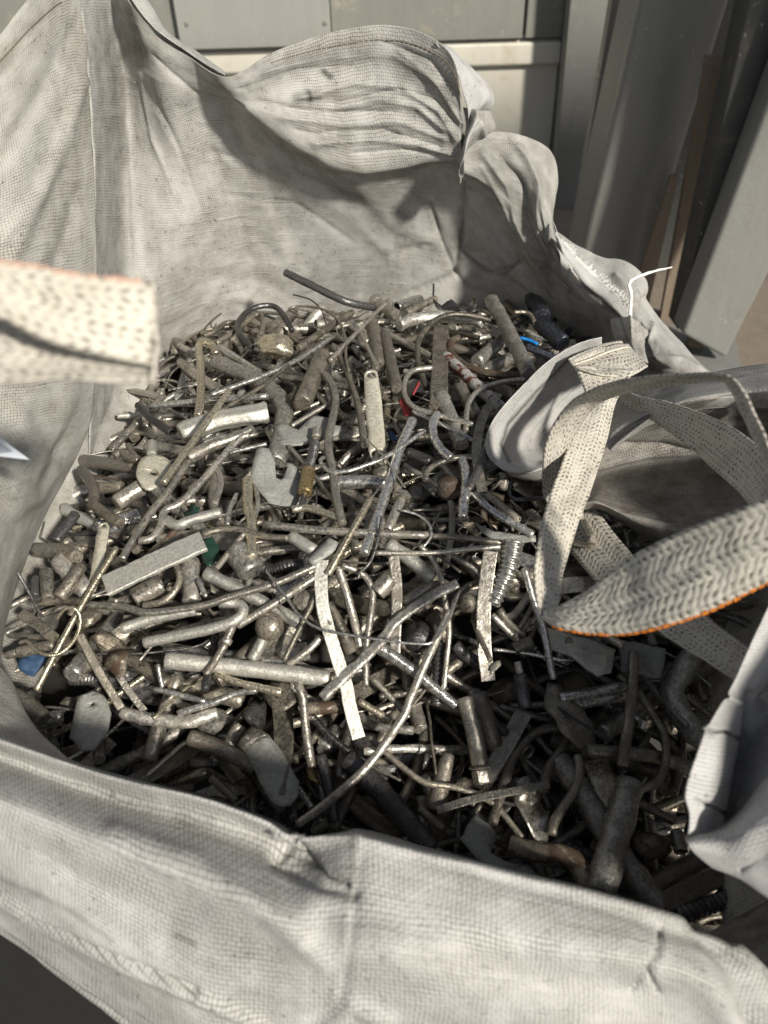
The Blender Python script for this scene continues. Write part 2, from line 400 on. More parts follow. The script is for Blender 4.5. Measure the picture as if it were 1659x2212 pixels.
# the panelled wall: upper grey boards, gap, lower white panel with a skirting lip
xr = pY(1222, 10, WY).x
def box(name, x0, x1, y0, y1, z0, z1, mat, parent=None, bv=.004):
    vs = [(x0, y0, z0), (x1, y0, z0), (x1, y0, z1), (x0, y0, z1), (x0, y1, z0), (x1, y1, z0), (x1, y1, z1), (x0, y1, z1)]
    o = mk(name, [Vector(q) for q in vs], [(0, 1, 2, 3), (5, 4, 7, 6), (3, 2, 6, 7), (1, 0, 4, 5), (1, 5, 6, 2), (4, 0, 3, 7)], mat, parent, smooth=False)
    if bv: bevel(o, bv)
    return o
zt = pY(800, 93, WY).z
box('lower_panel', -4, xr, WY, WY + .1, FLOORZ, zt - .006, G_white, wl)
box('skirting_lip', -4, xr + .008, WY - .03, WY - .0005, zt - .10, zt - .012, G_white, wl, .01)
for a, bb, y, mt in ((0, 393, 0.0, G_panel), (390, 717, -.035, G_panel2), (717, 1129, 0.0, G_panel), (1134, 1222, 0.0, G_panel)):
    xa = pY(a, 60, WY).x if a > 0 else -4; xb = pY(bb, 60, WY).x
    box('upper_board', xa, xb - .004, WY - .03 + y, WY + .09 + (y if y else 0), zt + .004 + (0.0 if y == 0 else -.0), zt + 1.6, mt, wl)
for (u, v) in ((403, 52), (702, 50)):
    c = pY(u, v, WY - .07)
    vs, fs, flt = tube_geo([c, c + Vector((0, .02, 0))], .009, 12); mk('screw', vs, fs, G_edge, wl, flat=flt)
# door frame channel, right of the panels
cf = root('door_frame_post', pz(1215, 449, FLOORZ)); tag(cf, 'grey channel post on the floor at the right end of the white panel', 'post')
slab('post_face', [(1239, -60), (1334, -60), (1239, 455), (1192, 455)], 3.72, .1, G_steel, cf)
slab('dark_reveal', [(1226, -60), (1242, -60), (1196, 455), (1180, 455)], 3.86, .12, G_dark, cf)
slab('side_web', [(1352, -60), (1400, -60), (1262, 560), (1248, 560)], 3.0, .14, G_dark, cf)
slab('front_flange', [(1333, -60), (1354, -60), (1250, 560), (1229, 560)], 2.95, .05, G_edge, cf)
# big column
bc = root('steel_column', pz(1330, 640, FLOORZ)); tag(bc, 'wide grey painted steel column standing right of the channel post', 'column')
bevel(slab('column_shaft', [(1398, -60), (1596, -60), (1365, 680), (1235, 660)], [2.55, 2.6, 2.6, 2.55], .2, G_steel, bc), .02, 3)
slab('column_edge_face', [(1386, -60), (1400, -60), (1238, 660), (1226, 655)], [2.6, 2.57, 2.57, 2.6], .16, G_edge, bc)
rb = tag(bevel(slab('flat_bar', [(1527, 120), (1560, 120), (1463, 712), (1424, 704)], 2.5, .02, G_rust), .002), 'rusty mottled flat steel bar standing between the wide column and leaning beam', 'steel bar')
rb2 = tag(slab('angle_bar', [(1450, 380), (1466, 380), (1392, 700), (1350, 690)], 2.5, .02, G_rust), 'brown rusty bar mostly hidden in the dark gap behind the wide column', 'steel bar')
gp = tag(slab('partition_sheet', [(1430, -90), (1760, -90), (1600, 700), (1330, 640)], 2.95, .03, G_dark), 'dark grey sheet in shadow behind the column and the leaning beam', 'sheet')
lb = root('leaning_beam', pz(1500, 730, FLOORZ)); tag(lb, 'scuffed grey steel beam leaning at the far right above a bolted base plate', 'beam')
bevel(slab('beam_side', [(1632, -60), (1765, -60), (1506, 700), (1463, 712)], [2.3, 2.3, 2.25, 2.25], .1, G_dark, lb), .004)  # shaded side of the grey beam, darkened by its colour
bevel(slab('beam_face', [(1764, -60), (1990, -60), (1568, 775), (1474, 722)], [2.2, 2.2, 2.15, 2.15], .1, G_steel, lb), .012, 3)
bp = root('base_plate', pz(1500, 746, FLOORZ)); tag(bp, 'grey steel base plate with a rusty bolt at the foot of the leaning beam', 'plate')
q = [pz(u, v, FLOORZ + .015) for u, v in ((1420, 705), (1580, 690), (1620, 900), (1500, 900))]
o = mk('plate_sheet', q + [p - Vector((0, 0, .012)) for p in q], [(3, 2, 1, 0), (0, 1, 5, 4), (1, 2, 6, 5), (2, 3, 7, 6), (3, 0, 4, 7)], G_steel, bp, smooth=False)
c = pz(1500, 748, FLOORZ + .015); vs, fs, flt = tube_geo([c, c + Vector((0, 0, .03))], .03, 6); mk('anchor_bolt', vs, fs, G_rust, bp, flat=flt)

# ------------------------------------------------------------------ the bag
bag = root('bulk_bag', (0, .8, FLOORZ))
tag(bag, 'large dirty white woven bulk bag standing open, full of scrap metal', 'bag')
def cr_w(n_ctrl, n_out):
    """matrix (n_out x n_ctrl) of Catmull-Rom weights"""
    W = np.zeros((n_out, n_ctrl))
    for i in range(n_out):
        s = i / (n_out - 1) * (n_ctrl - 1); k = min(int(s), n_ctrl - 2); t = s - k
        w4 = [(-t + 2 * t * t - t ** 3) / 2, (2 - 5 * t * t + 3 * t ** 3) / 2, (t + 4 * t * t - 3 * t ** 3) / 2, (-t * t + t ** 3) / 2]
        for j, ww in zip(range(k - 1, k + 3), w4):
            if j < 0: W[i, 0] += 2 * ww; W[i, 1] -= ww
            elif j > n_ctrl - 1: W[i, n_ctrl - 1] += 2 * ww; W[i, n_ctrl - 2] -= ww
            else: W[i, j] += ww
    return W
def patch(name, rows, mat, nu=120, nv=120, creases=(), stains=(), amp=.004, ns=9, ridge=.003, thick=.0012, parent=bag, stitch=None, seed=0, adv=None):
    C = np.array([[tuple(pY(u, v, q) if q > 0 else pd(u, v, -q)) for (u, v, q) in r] for r in rows])
    Wv = cr_w(C.shape[0], nv); Wu = cr_w(C.shape[1], nu)
    G = np.einsum('ai,bj,ijk->abk', Wv, Wu, C)
    def normals(G):
        N = np.cross(np.gradient(G, axis=1), np.gradient(G, axis=0)); N /= np.linalg.norm(N, axis=2, keepdims=True) + 1e-12
        toc = np.array(EYE) - G
        N *= np.sign((N * toc).sum(2).mean()); return N
    N = normals(G)
    D = np.zeros(G.shape[:2]); S = np.zeros(G.shape[:2])
    # picture coordinates
    Q = G - np.array(EYE); dd = Q @ np.array(fwd); PU = CU + (Q @ np.array(RT)) / dd * F; PV = CV - (Q @ np.array(UP)) / dd * F
    def segdist(pts):
        best = np.full(G.shape[:2], 1e9)
        for (x0, y0), (x1, y1) in zip(pts[:-1], pts[1:]):
            L = (x1 - x0) ** 2 + (y1 - y0) ** 2
            t = np.clip(((PU - x0) * (x1 - x0) + (PV - y0) * (y1 - y0)) / max(L, 1e-9), 0, 1)
            best = np.minimum(best, np.hypot(PU - x0 - t * (x1 - x0), PV - y0 - t * (y1 - y0)))
        return best
    for pts, a, wd in creases:
        D += a * (.6 * np.exp(-(segdist(pts) / wd) ** 2) if wd >= 12 else .35 * np.exp(-(segdist(pts) / wd) ** 2) + .65 * np.exp(-segdist(pts) / (wd * .7)))
    for pts, a, wd in stains:
        S = np.maximum(S, a * np.exp(-(segdist(pts) / wd) ** 2))
    for i in range(nv):
        for j in range(nu):
            p = Vector(G[i, j]) + Vector((seed, 0, 0))
            D[i, j] += amp * noise.noise(p * ns) + amp * .22 * noise.noise(p * ns * 3.1)
            if ridge: D[i, j] += ridge * (1 - abs(noise.noise(p * ns * 1.7 + Vector((5, 3, 1)))) * 2.2) ** 5 * .22
    G = G + N * D[..., None]
    vs = [Vector(q) for q in G.reshape(-1, 3)]
    fs = [(i * nu + j, i * nu + j + 1, (i + 1) * nu + j + 1, (i + 1) * nu + j) for i in range(nv - 1) for j in range(nu - 1)]
    o = mk(name, vs, fs, mat, parent)
    o['_loc'] = tuple(parent['_loc'])
    me = o.data; uvl = me.uv_layers.new(name='UVMap')
    du = np.linalg.norm(np.diff(G, axis=1), axis=2).mean(0); dv = np.linalg.norm(np.diff(G, axis=0), axis=2).mean(1)
    ua = np.concatenate([[0], np.cumsum(du)]) + seed * .37; va = np.concatenate([[0], np.cumsum(dv)]) + seed * .21
    li = np.empty(len(me.loops), dtype=np.int32); me.loops.foreach_get('vertex_index', li)
    UV = np.stack([ua[li % nu], va[li // nu]], 1).astype(np.float32); uvl.data.foreach_set('uv', UV.ravel())
    a = me.attributes.new('stain', 'FLOAT', 'POINT'); a.data.foreach_set('value', S.ravel().astype(np.float32))
    if thick:
        md = o.modifiers.new('thickness', 'SOLIDIFY'); md.thickness = thick; md.offset = 0
    o_G = G
    if stitch:                                     # rows of stitches lying on the cloth
        geos = []; N2 = normals(G)
        for (kind, idx, i0, i1) in stitch:
            line = (G[int(idx * (nv - 1)), int(i0 * (nu - 1)):int(i1 * (nu - 1)) + 1] + .0012 * N2[int(idx * (nv - 1)), int(i0 * (nu - 1)):int(i1 * (nu - 1)) + 1]) if kind == 'row' else \
                   (G[int(i0 * (nv - 1)):int(i1 * (nv - 1)) + 1, int(idx * (nu - 1))] + .0012 * N2[int(i0 * (nv - 1)):int(i1 * (nv - 1)) + 1, int(idx * (nu - 1))])
            L = [Vector(q) for q in line]
            tot = sum((b - a).length for a, b in zip(L[:-1], L[1:])); n = max(4, int(tot / .004)); P = catmull(L, n)
            for k in range(0, n - 1, 2):
                geos.append(tube_geo([P[k], P[k + 1] + (P[k + 1] - P[k]) * .5], .0008, 5, caps=False))
        V, Fs, FL = merge(geos); mk('stitching', V, Fs, M_thread, o)
    return o, G
M_thread = plain('brown_thread', (.17, .13, .09), .8)
M_white = plain('white_thread', (.8, .79, .75), .7)

# rear wall with its overhanging flap and the right hand lobe
cols = [
 [(165,-60,-1.05),(180,60,-1.04),(190,150,-1.03),(197,260,-1.03),(206,560,-1.035),(195,1000,-1.05)],
 [(232,-60,-1.13),(245,60,-1.14),(255,150,-1.17),(262,260,-1.20),(262,560,-1.22),(250,980,-1.16)],
 [(268,-10,1.30),(290,70,1.31),(300,150,1.34),(315,270,1.33),(345,560,1.24),(340,920,1.2)],
 [(330,70,1.30),(335,120,1.29),(350,190,1.29),(372,290,1.30),(432,540,1.31),(450,840,1.33)],
 [(410,125,1.28),(425,160,1.28),(447,197,1.285),(470,262,1.31),(540,520,1.36),(560,800,1.38)],
 [(490,166,1.24),(508,205,1.24),(540,250,1.25),(553,285,1.30),(640,520,1.38),(650,800,1.40)],
 [(590,113,1.29),(612,210,1.27),(650,318,1.265),(662,345,1.32),(730,500,1.37),(740,800,1.40)],
 [(710,71,1.31),(722,210,1.29),(752,356,1.275),(757,382,1.31),(820,500,1.36),(830,800,1.40)],
 [(830,54,1.32),(832,200,1.29),(850,352,1.28),(862,380,1.31),(890,510,1.36),(900,800,1.40)],
 [(925,78,1.28),(918,210,1.28),(930,343,1.27),(934,368,1.31),(945,520,1.37),(960,800,1.40)],
 [(985,142,1.25),(988,240,1.26),(996,345,1.25),(990,378,1.29),(992,530,1.38),(1010,800,1.40)],
 [(1005,292,1.27),(1003,335,1.26),(1000,372,1.25),(1003,398,1.30),(1045,540,1.36),(1070,800,1.40)],
 [(1055,284,1.29),(1060,340,1.27),(1068,400,1.28),(1078,440,1.29),(1105,580,1.34),(1120,800,1.38)],
 [(1120,291,1.31),(1112,360,1.29),(1115,430,1.29),(1122,480,1.29),(1148,600,1.31),(1165,800,1.35)],
 [(1186,325,1.33),(1162,400,1.28),(1160,460,1.27),(1162,515,1.27),(1190,622,1.28),(1210,800,1.32)],
 [(1204,385,1.33),(1186,450,1.27),(1184,500,1.26),(1190,550,1.26),(1222,640,1.26),(1250,790,1.30)],
 [(1193,470,1.30),(1194,510,1.26),(1198,545,1.25),(1208,585,1.25),(1243,655,1.24),(1290,780,1.28)],
 [(1214,550,1.26),(1219,578,1.24),(1227,600,1.23),(1245,625,1.23),(1275,670,1.22),(1320,780,1.25)],
 [(1262,625,1.21),(1266,633,1.21),(1271,642,1.21),(1282,652,1.21),(1300,672,1.20),(1345,780,1.22)],
]
rows = [[c[k] for c in cols] for k in range(6)]
creases = [([(930,440),(955,520),(985,590)],-.006,5), ([(985,592),(1000,480),(1003,400)],-.006,6), ([(985,592),(900,625),(870,640)],-.005,5),
 ([(985,592),(1010,625),(1060,640)],-.005,5), ([(1000,545),(1050,590),(1090,600),(1120,570)],-.005,5), ([(1090,600),(1150,640)],-.005,6),
 ([(700,240),(820,215),(900,230),(960,280)],.007,9), ([(640,215),(760,180),(870,190),(950,240),(985,300)],.008,11), ([(560,160),(700,125),(850,120),(950,180)],.005,9),
 ([(600,255),(740,270),(860,262),(960,300)],.006,9), ([(680,310),(800,300),(900,310),(980,335)],.007,9), ([(620,235),(720,240),(820,240)],-.005,7),
 ([(700,365),(780,410),(850,480),(930,520)],.006,16), ([(560,300),(640,400),(760,470),(860,560)],.006,22), ([(470,300),(560,440),(620,560)],.006,20),
 ([(1040,330),(1090,400),(1110,470),(1170,570)],.008,10), ([(1080,320),(1130,400),(1140,480),(1190,590)],-.007,9), ([(1120,320),(1160,400),(1165,500),(1230,620)],.007,9),
 ([(1020,400),(1060,470),(1120,560),(1170,630)],-.008,12), ([(310,160),(330,300),(400,480),(450,660)],.005,9), ([(250,250),(285,400),(300,650)],.009,15), ([(450,300),(520,480),(560,640)],-.003,10),
 ([(460,600),(560,605),(640,650)],-.006,16), ([(500,640),(560,650)],.006,10), ([(780,640),(830,560),(860,540),(930,530)],-.004,7)]
creases += [([(720,225),(860,190),(940,215),(985,270)],-.005,5), ([(520,190),(640,150),(760,140)],-.004,5), ([(700,285),(830,280),(950,318)],-.005,5), ([(760,330),(870,322),(980,340)],-.004,4),
 ([(830,90),(930,130),(990,210)],-.005,6), ([(860,110),(940,170),(998,270)],.005,6), ([(560,215),(660,240),(760,245),(850,240)],-.004,5), ([(640,280),(740,300),(860,290)],-.004,5),
 ([(1060,305),(1120,380),(1150,470),(1200,560)],-.005,5), ([(1100,300),(1150,370),(1172,450),(1190,520)],.005,5), ([(1040,360),(1085,440),(1130,540),(1200,640)],.004,5),
 ([(460,330),(600,345),(700,400)],-.003,5), ([(480,420),(640,440),(760,520)],-.003,5), ([(330,120),(420,200),(520,230)],-.004,6), ([(320,180),(390,330),(450,500)],-.004,6), ([(640,212),(690,208)],.006,4)]
stains = [([(560,150),(760,105),(900,150),(970,230)],.42,34),([(560,260),(700,300),(860,280)],.22,26),([(880,390),(960,500),(985,590)],.25,14),([(985,592),(1000,480)],.4,7),([(985,592),(900,625)],.35,6),([(1000,545),(1050,590),(1120,570)],.4,5),([(420,180),(380,140),(330,110)],.3,14),([(700,155),(712,165)],1.0,8),([(664,200),(668,215)],.9,7),([(640,205),(850,215)],.35,9),([(470,190),(560,185),(700,110),(820,95)],.35,28),
 ([(290,20),(300,90),(330,110)],.55,22),([(230,30),(250,150),(265,400),(260,640)],.38,30),([(820,130),(930,180),(985,290)],.30,40),([(780,420),(880,520),(930,540)],.25,30),([(1040,320),(1120,420),(1190,580)],.3,45),
 ([(320,300),(340,420),(330,560)],.3,20),([(700,380),(860,470)],.25,22),([(870,100),(960,190),(1000,280)],.35,14)]
patch('rear_wall', rows, CL, 330, 210, creases, stains, amp=.004, ridge=.0035, stitch=[('row', .045, .33, .58)])
# outward hem behind the rear rim (left of the notch) and the turned white tip
patch('rim_hem', [[(262,-40,1.31),(300,20,1.32),(345,70,1.31),(415,118,1.29),(486,164,1.245)],[(300,-30,1.36),(335,25,1.36),(362,70,1.35),(425,112,1.33),(490,158,1.27)],[(270,-10,1.42),(325,60,1.42),(350,95,1.40),(420,140,1.35),(488,172,1.30)]], CL, 60, 20, amp=.003, seed=2)
patch('turned_tip', [[(940,92,1.27),(985,150,1.26),(1000,200,1.26),(1010,240,1.27),(1008,290,1.28)],[(965,100,1.33),(1020,152,1.33),(1048,185,1.33),(1056,215,1.33),(1028,245,1.31)],[(975,105,1.36),(1032,160,1.36),(1064,200,1.37),(1062,232,1.36),(1040,240,1.34)]], CL_white, 60, 40, amp=.003, seed=3)
patch('pinched_fold', [[(1000,232,1.30),(1005,270,1.29),(1000,300,1.27),(992,345,1.25),(990,395,1.24)],[(1030,236,1.27),(1030,265,1.25),(1012,300,1.23),(1003,345,1.21),(993,398,1.235)],[(1058,240,1.30),(1070,280,1.30),(1035,305,1.29),(1014,330,1.28),(996,400,1.26)]], CL, 40, 40, amp=.004, seed=4, creases=[([(1040,240),(1020,300),(995,380)],-.006,4),([(1030,245),(1045,290)],.006,4)])

# left wall: broad near sheet ending in an overhanging ridge
patch('left_wall', [
 [(-190,230,-.78),(-70,150,-.82),(0,75,-.87),(62,-5,-.92),(130,-70,-1.0),(168,-62,-1.05)],
 [(-190,420,-.72),(-60,390,-.78),(30,340,-.83),(100,300,-.90),(160,290,-.97),(197,280,-1.03)],
 [(-190,650,-.70),(-60,650,-.76),(40,640,-.82),(110,630,-.89),(170,620,-.97),(208,600,-1.035)],
 [(-190,900,-.69),(-60,900,-.75),(30,890,-.80),(100,880,-.86),(160,870,-.93),(203,850,-1.02)],
 [(-190,1080,-.66),(-70,1050,-.70),(10,1030,-.75),(70,1010,-.80),(120,990,-.88),(178,960,-.98)],
 [(-190,1250,-.62),(-80,1210,-.66),(-20,1180,-.69),(20,1155,-.74),(60,1130,-.80),(105,1095,-.90)],
 [(-190,1450,-.58),(-110,1420,-.61),(-60,1390,-.63),(-30,1360,-.66),(-5,1330,-.70),(22,1300,-.80)],
 [(-190,1700,-.55),(-130,1660,-.57),(-90,1620,-.59),(-60,1590,-.61),(-40,1540,-.63),(-10,1480,-.70)],
], CL_left, 150, 240, [([(20,560),(60,470),(150,300),(190,60)],.006,16),([(0,340),(90,200),(160,60)],-.007,18),([(60,760),(110,600),(170,420)],-.006,16),([(0,520),(80,420),(180,180)],.006,14),
 ([(40,900),(90,1000),(40,1100)],.008,22),([(190,700),(185,860),(130,980)],-.006,14),([(0,1010),(80,1040),(150,950)],-.006,18),([(20,1090),(80,1080),(120,1020)],.006,12)],
 [([(0,150),(60,60),(120,10)],.25,14),([(0,560),(160,600)],.12,20),([(30,980),(150,1000)],.22,40),([(0,1110),(60,1080)],.3,40)], amp=.004, ns=5, ridge=.002, seed=5, stitch=[('row', .03, .25, .8)])
patch('inner_left_wall', [
 [(196,540,-1.060),(260,560,-1.220),(330,560,-1.280)],
 [(198,760,-1.060),(260,780,-1.200),(340,800,-1.220)],
 [(188,920,-1.050),(240,930,-1.120),(320,960,-1.190)],
 [(130,1040,-1.000),(200,1060,-1.050),(280,1090,-1.130)],
 [(60,1150,-0.930),(125,1180,-0.970),(220,1220,-1.060)],
 [(-10,1290,-0.850),(50,1320,-0.890),(150,1360,-0.990)],
 [(-60,1450,-0.770),(10,1480,-0.820),(100,1500,-0.910)],
 [(-110,1600,-0.710),(-20,1640,-0.760),(60,1680,-0.850)],
], CL_left, 60, 200, [([(230,1000),(300,880)],-.006,14),([(250,960),(330,900)],.006,10)], amp=.004, ridge=.003, seed=6)

# front wall: the rim rolls over and the cloth falls towards the viewer
cu = [-160, 0, 110, 220, 330, 450, 560, 640, 700, 775, 900, 1100, 1300, 1480, 1600, 1680, 1850]
rim = [1545, 1598, 1635, 1672, 1700, 1730, 1770, 1808, 1802, 1798, 1830, 1880, 1930, 1985, 2055, 2120, 2260]
rd = [.60, .585, .575, .565, .555, .545, .535, .53, .53, .525, .525, .53, .53, .535, .54, .545, .56]
bot = {-160: (-160, 1900), 0: (2, 2003), 110: (110, 2085), 220: (225, 2168), 330: (335, 2250)}
R_in2, R_in, R_rim, R_val, R_bul, R_mid, R_low, R_bot = [], [], [], [], [], [], [], []
for u, v, d in zip(cu, rim, rd):
    bu, bv_ = bot.get(u, (u, 2330 if u < 1500 else 2420))
    L = bv_ - v
    left = 1 - sstep(600, 760, u)
    R_in2.append((u + 25, v - 5, -(d + .28))); R_in.append((u + 6, v + 10, -(d + .07))); R_rim.append((u, v, -d))
    R_val.append((u, v + (45 if left > .5 else 38), -(d - .015 + .026 * left)))
    R_bul.append((u, v + L * .27 + 20, -(d - .035 - .012 * left)))
    R_mid.append((u, v + L * .5, -(d - .035 + .012 * math.sin(u / 170.)))); R_low.append((u, v + L * .75, -(d - .02 - .012 * math.sin(u / 150.)))); R_bot.append((bu, bv_, -(d + .01)))
patch('front_wall', [R_in2, R_in, R_rim, R_val, R_bul, R_mid, R_low, R_bot], CL_front, 420, 230,
 [([(640,1812),(600,1850),(690,1905),(760,1930)],-.010,16),([(0,1625),(200,1712),(450,1785),(600,1850)],-.003,18),([(768,1800),(764,1850),(758,1920),(742,2030),(722,2150)],.0022,12),([(775,1850),(760,1960),(735,2130)],-.004,20),
  ([(640,1835),(700,1880),(745,1905)],-.008,9),([(590,1800),(640,1815),(655,1808)],.006,6),([(0,1940),(120,2010),(260,2080),(420,2150),(560,2212)],.008,13),([(60,1980),(230,2060),(420,2140)],-.008,9),
  ([(250,1800),(420,1860),(560,1960),(700,2080)],.006,26),([(0,1740),(200,1830),(420,1960)],-.005,30),([(1430,2000),(1420,2060),(1400,2100),(1420,2140)],-.005,5),([(1400,2090),(1360,2140)],-.004,4),
  ([(900,1850),(1100,1900),(1300,1960),(1500,2030)],-.003,18),([(1500,2000),(1560,2060),(1600,2130),(1620,2212)],-.010,22),([(1590,2060),(1659,2140)],.007,20),([(720,2212),(760,2170),(830,2200)],.008,20)],
 [([(1425,2010),(1415,2060),(1400,2095)],.45,5),([(1400,2090),(1360,2130)],.4,4),([(640,1815),(700,1880),(750,1900)],.4,22),([(0,1895),(150,1965),(240,2030)],.4,7),([(380,2020),(420,2040)],.5,6),
  ([(0,1620),(200,1700),(450,1775)],.3,14),([(765,1810),(758,1900)],.5,10),([(740,1900),(736,2100)],.25,8),([(1480,1990),(1600,2080)],.35,16),([(360,1895),(400,1900)],.5,5),([(740,1930),(760,1880)],.4,20)],
 amp=.0035, ns=5, ridge=.002, seed=7)
patch('front_hem', [[(-20,1990,-.615),(110,2075,-.605),(230,2150,-.60),(340,2240,-.60),(430,2300,-.60)],[(-20,2000,-.64),(105,2092,-.625),(215,2172,-.615),(330,2262,-.615),(420,2330,-.615)],[(0,1960,-.68),(120,2040,-.66),(240,2120,-.65),(350,2200,-.65),(440,2280,-.65)]], CL_front, 60, 20, amp=.003, seed=8)
# inner face of the near left corner
patch('near_left_corner', [[(-120,1440,-.70),(-30,1430,-.73),(15,1470,-.74),(60,1560,-.74)],[(-120,1500,-.64),(-30,1510,-.66),(40,1550,-.68),(110,1610,-.70)],[(-120,1560,-.60),(-10,1600,-.605),(90,1640,-.615),(190,1680,-.64)]], CL_left, 60, 40, amp=.004, seed=9)
# right hand side
patch('right_outer_wall', [
 [(1180,480,1.30),(1250,530,1.29),(1300,556,1.27),(1350,565,1.25),(1395,604,1.22),(1412,660,1.19),(1455,715,1.15),(1530,800,1.08),(1600,850,1.0),(1720,890,.9)],
 [(1210,560,1.20),(1260,600,1.19),(1310,640,1.17),(1355,650,1.15),(1385,670,1.14),(1405,720,1.12),(1445,770,1.07),(1510,830,1.01),(1590,880,.94),(1720,930,.86)],
 [(1220,640,1.27),(1260,680,1.24),(1310,720,1.20),(1345,740,1.16),(1370,770,1.13),(1390,810,1.10),(1420,850,1.05),(1480,890,1.0),(1580,930,.93),(1720,980,.86)],
 [(1230,740,1.30),(1260,790,1.25),(1290,830,1.20),(1320,860,1.15),(1345,880,1.12),(1370,900,1.09),(1400,930,1.05),(1460,960,1.0),(1580,990,.93),(1720,1030,.86)],
], CL, 190, 110, [([(1400,640),(1385,700),(1400,760)],-.010,9),([(1330,600),(1370,640)],.008,10),([(1410,700),(1400,740),(1430,780)],.008,7),([(1400,790),(1470,800),(1530,830)],-.008,9),([(1395,770),(1470,780),(1540,820)],.006,6)],
 [([(1395,795),(1480,815),(1545,850)],.75,9),([(1340,690),(1360,740),(1380,800)],.5,16),([(1400,760),(1450,775)],.3,10)], amp=.006, ns=11, ridge=.004, seed=10)
o, Gh = patch('frayed_hem', [
 [(1192,478,1.25),(1206,540,1.23),(1228,600,1.21),(1268,650,1.19),(1306,668,1.17),(1340,710,1.15),(1352,742,1.14)],
 [(1200,500,1.22),(1222,560,1.20),(1250,605,1.18),(1288,640,1.17),(1325,672,1.15),(1358,712,1.14),(1368,745,1.13)],
 [(1206,508,1.23),(1244,556,1.21),(1275,590,1.19),(1312,620,1.17),(1345,650,1.15),(1378,700,1.14),(1384,738,1.13)],
], CL_white, 120, 40, [([(1225,560),(1260,620),(1300,650),(1350,700)],-.007,6)], [([(1235,575),(1262,622),(1300,655),(1340,690)],.75,4)], amp=.004, seed=11, stitch=[('row', .45, .15, .9)])
geos = []
for j in [q_ / 3 for q_ in range(12, 330)]:
    j = int(j)
    e = Vector(Gh[-1, j]); a = (Vector(Gh[-1, j]) - Vector(Gh[-3, j])).normalized()
    L = random.uniform(.003, .0075); k = Vector((random.gauss(0, .2), random.gauss(0, .2), random.gauss(0, .2)))
    geos.append(tube_geo([e - a * .002, e + (a + k) * L * .6, e + (a + k * 2.6) * L], .00055, 4, caps=False))
V, Fs, FL = merge(geos); mk('frayed_yarns', V, Fs, M_white, o)
th = catmull([pd(1368, 735, 1.10), pd(1362, 680, 1.10), pd(1364, 640, 1.09), pd(1361, 610, 1.08), pd(1400, 590, 1.08), pd(1452, 577, 1.08)], 30)
V, Fs, FL = tube_geo(th, [.0026] * 22 + [.0024, .0022, .002, .0018, .0017, .0016, .0014, .001, .0008], 6, prof=lambda a: (math.cos(a), math.sin(a) * .35), rough=.3, rs=300); mk('loose_yarn', V, Fs, M_white, o)
patch('curled_lobe', [
 [(1300,728,-.99),(1245,745,-.97),(1180,782,-.94),(1110,848,-.92),(1060,918,-.91),(1053,975,-.90),(1088,1014,-.90),(1140,1020,-.90),(1200,1000,-.91)],
 [(1300,742,-1.0),(1250,762,-.99),(1195,800,-.97),(1130,862,-.95),(1085,922,-.94),(1078,968,-.93),(1104,1000,-.92),(1150,1008,-.92),(1200,992,-.92)],
 [(1310,762,-1.02),(1275,790,-1.02),(1235,830,-1.02),(1185,880,-1.02),(1150,930,-1.02),(1140,965,-1.0),(1150,985,-.97),(1170,995,-.95),(1205,988,-.94)],
 [(1330,800,-1.03),(1310,830,-1.05),(1280,870,-1.07),(1250,910,-1.08),(1225,945,-1.06),(1210,965,-1.03),(1205,980,-1.0),(1205,985,-.97),(1215,985,-.95)],
], CL_white, 140, 80, [([(1280,800),(1240,860),(1200,930)],.008,14),([(1230,790),(1160,860),(1110,930)],-.003,9)], [([(1235,770),(1150,850),(1095,915),(1080,960),(1100,998)],.85,4),([(1320,820),(1270,870),(1230,930)],.4,18)], amp=.003, seed=12)
patch('lobe_underside', [
 [(1053,975,-.905),(1088,1014,-.903),(1140,1021,-.903),(1200,1002,-.91)],
 [(1085,1000,-.95),(1110,1030,-.95),(1150,1040,-.95),(1210,1050,-.95)],
 [(1100,980,-1.0),(1130,1010,-1.0),(1170,1030,-1.0),(1230,1060,-1.0)]], CL, 40, 30, amp=.002, seed=13)
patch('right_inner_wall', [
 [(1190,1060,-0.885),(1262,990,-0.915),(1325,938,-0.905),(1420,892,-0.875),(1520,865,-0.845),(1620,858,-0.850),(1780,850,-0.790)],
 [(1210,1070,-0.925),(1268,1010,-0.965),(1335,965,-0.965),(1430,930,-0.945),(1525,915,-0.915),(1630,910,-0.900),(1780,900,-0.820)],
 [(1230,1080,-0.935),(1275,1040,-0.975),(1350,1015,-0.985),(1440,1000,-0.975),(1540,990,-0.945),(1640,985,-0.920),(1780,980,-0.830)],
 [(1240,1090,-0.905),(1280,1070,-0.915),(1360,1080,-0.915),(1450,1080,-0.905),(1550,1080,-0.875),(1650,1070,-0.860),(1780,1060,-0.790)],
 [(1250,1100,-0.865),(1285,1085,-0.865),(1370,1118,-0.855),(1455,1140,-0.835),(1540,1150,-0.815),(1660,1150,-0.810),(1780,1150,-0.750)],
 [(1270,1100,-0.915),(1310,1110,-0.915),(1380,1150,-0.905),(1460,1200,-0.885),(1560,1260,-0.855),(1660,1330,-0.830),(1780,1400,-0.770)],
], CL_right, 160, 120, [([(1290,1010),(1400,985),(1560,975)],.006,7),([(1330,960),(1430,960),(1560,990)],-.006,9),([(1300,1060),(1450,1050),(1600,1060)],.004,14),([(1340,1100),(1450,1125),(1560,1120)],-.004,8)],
 [([(1330,1040),(1450,1030),(1600,1040)],.3,50),([(1400,1080),(1560,1100)],.3,30)], amp=.004, ns=9, ridge=.004, seed=14)
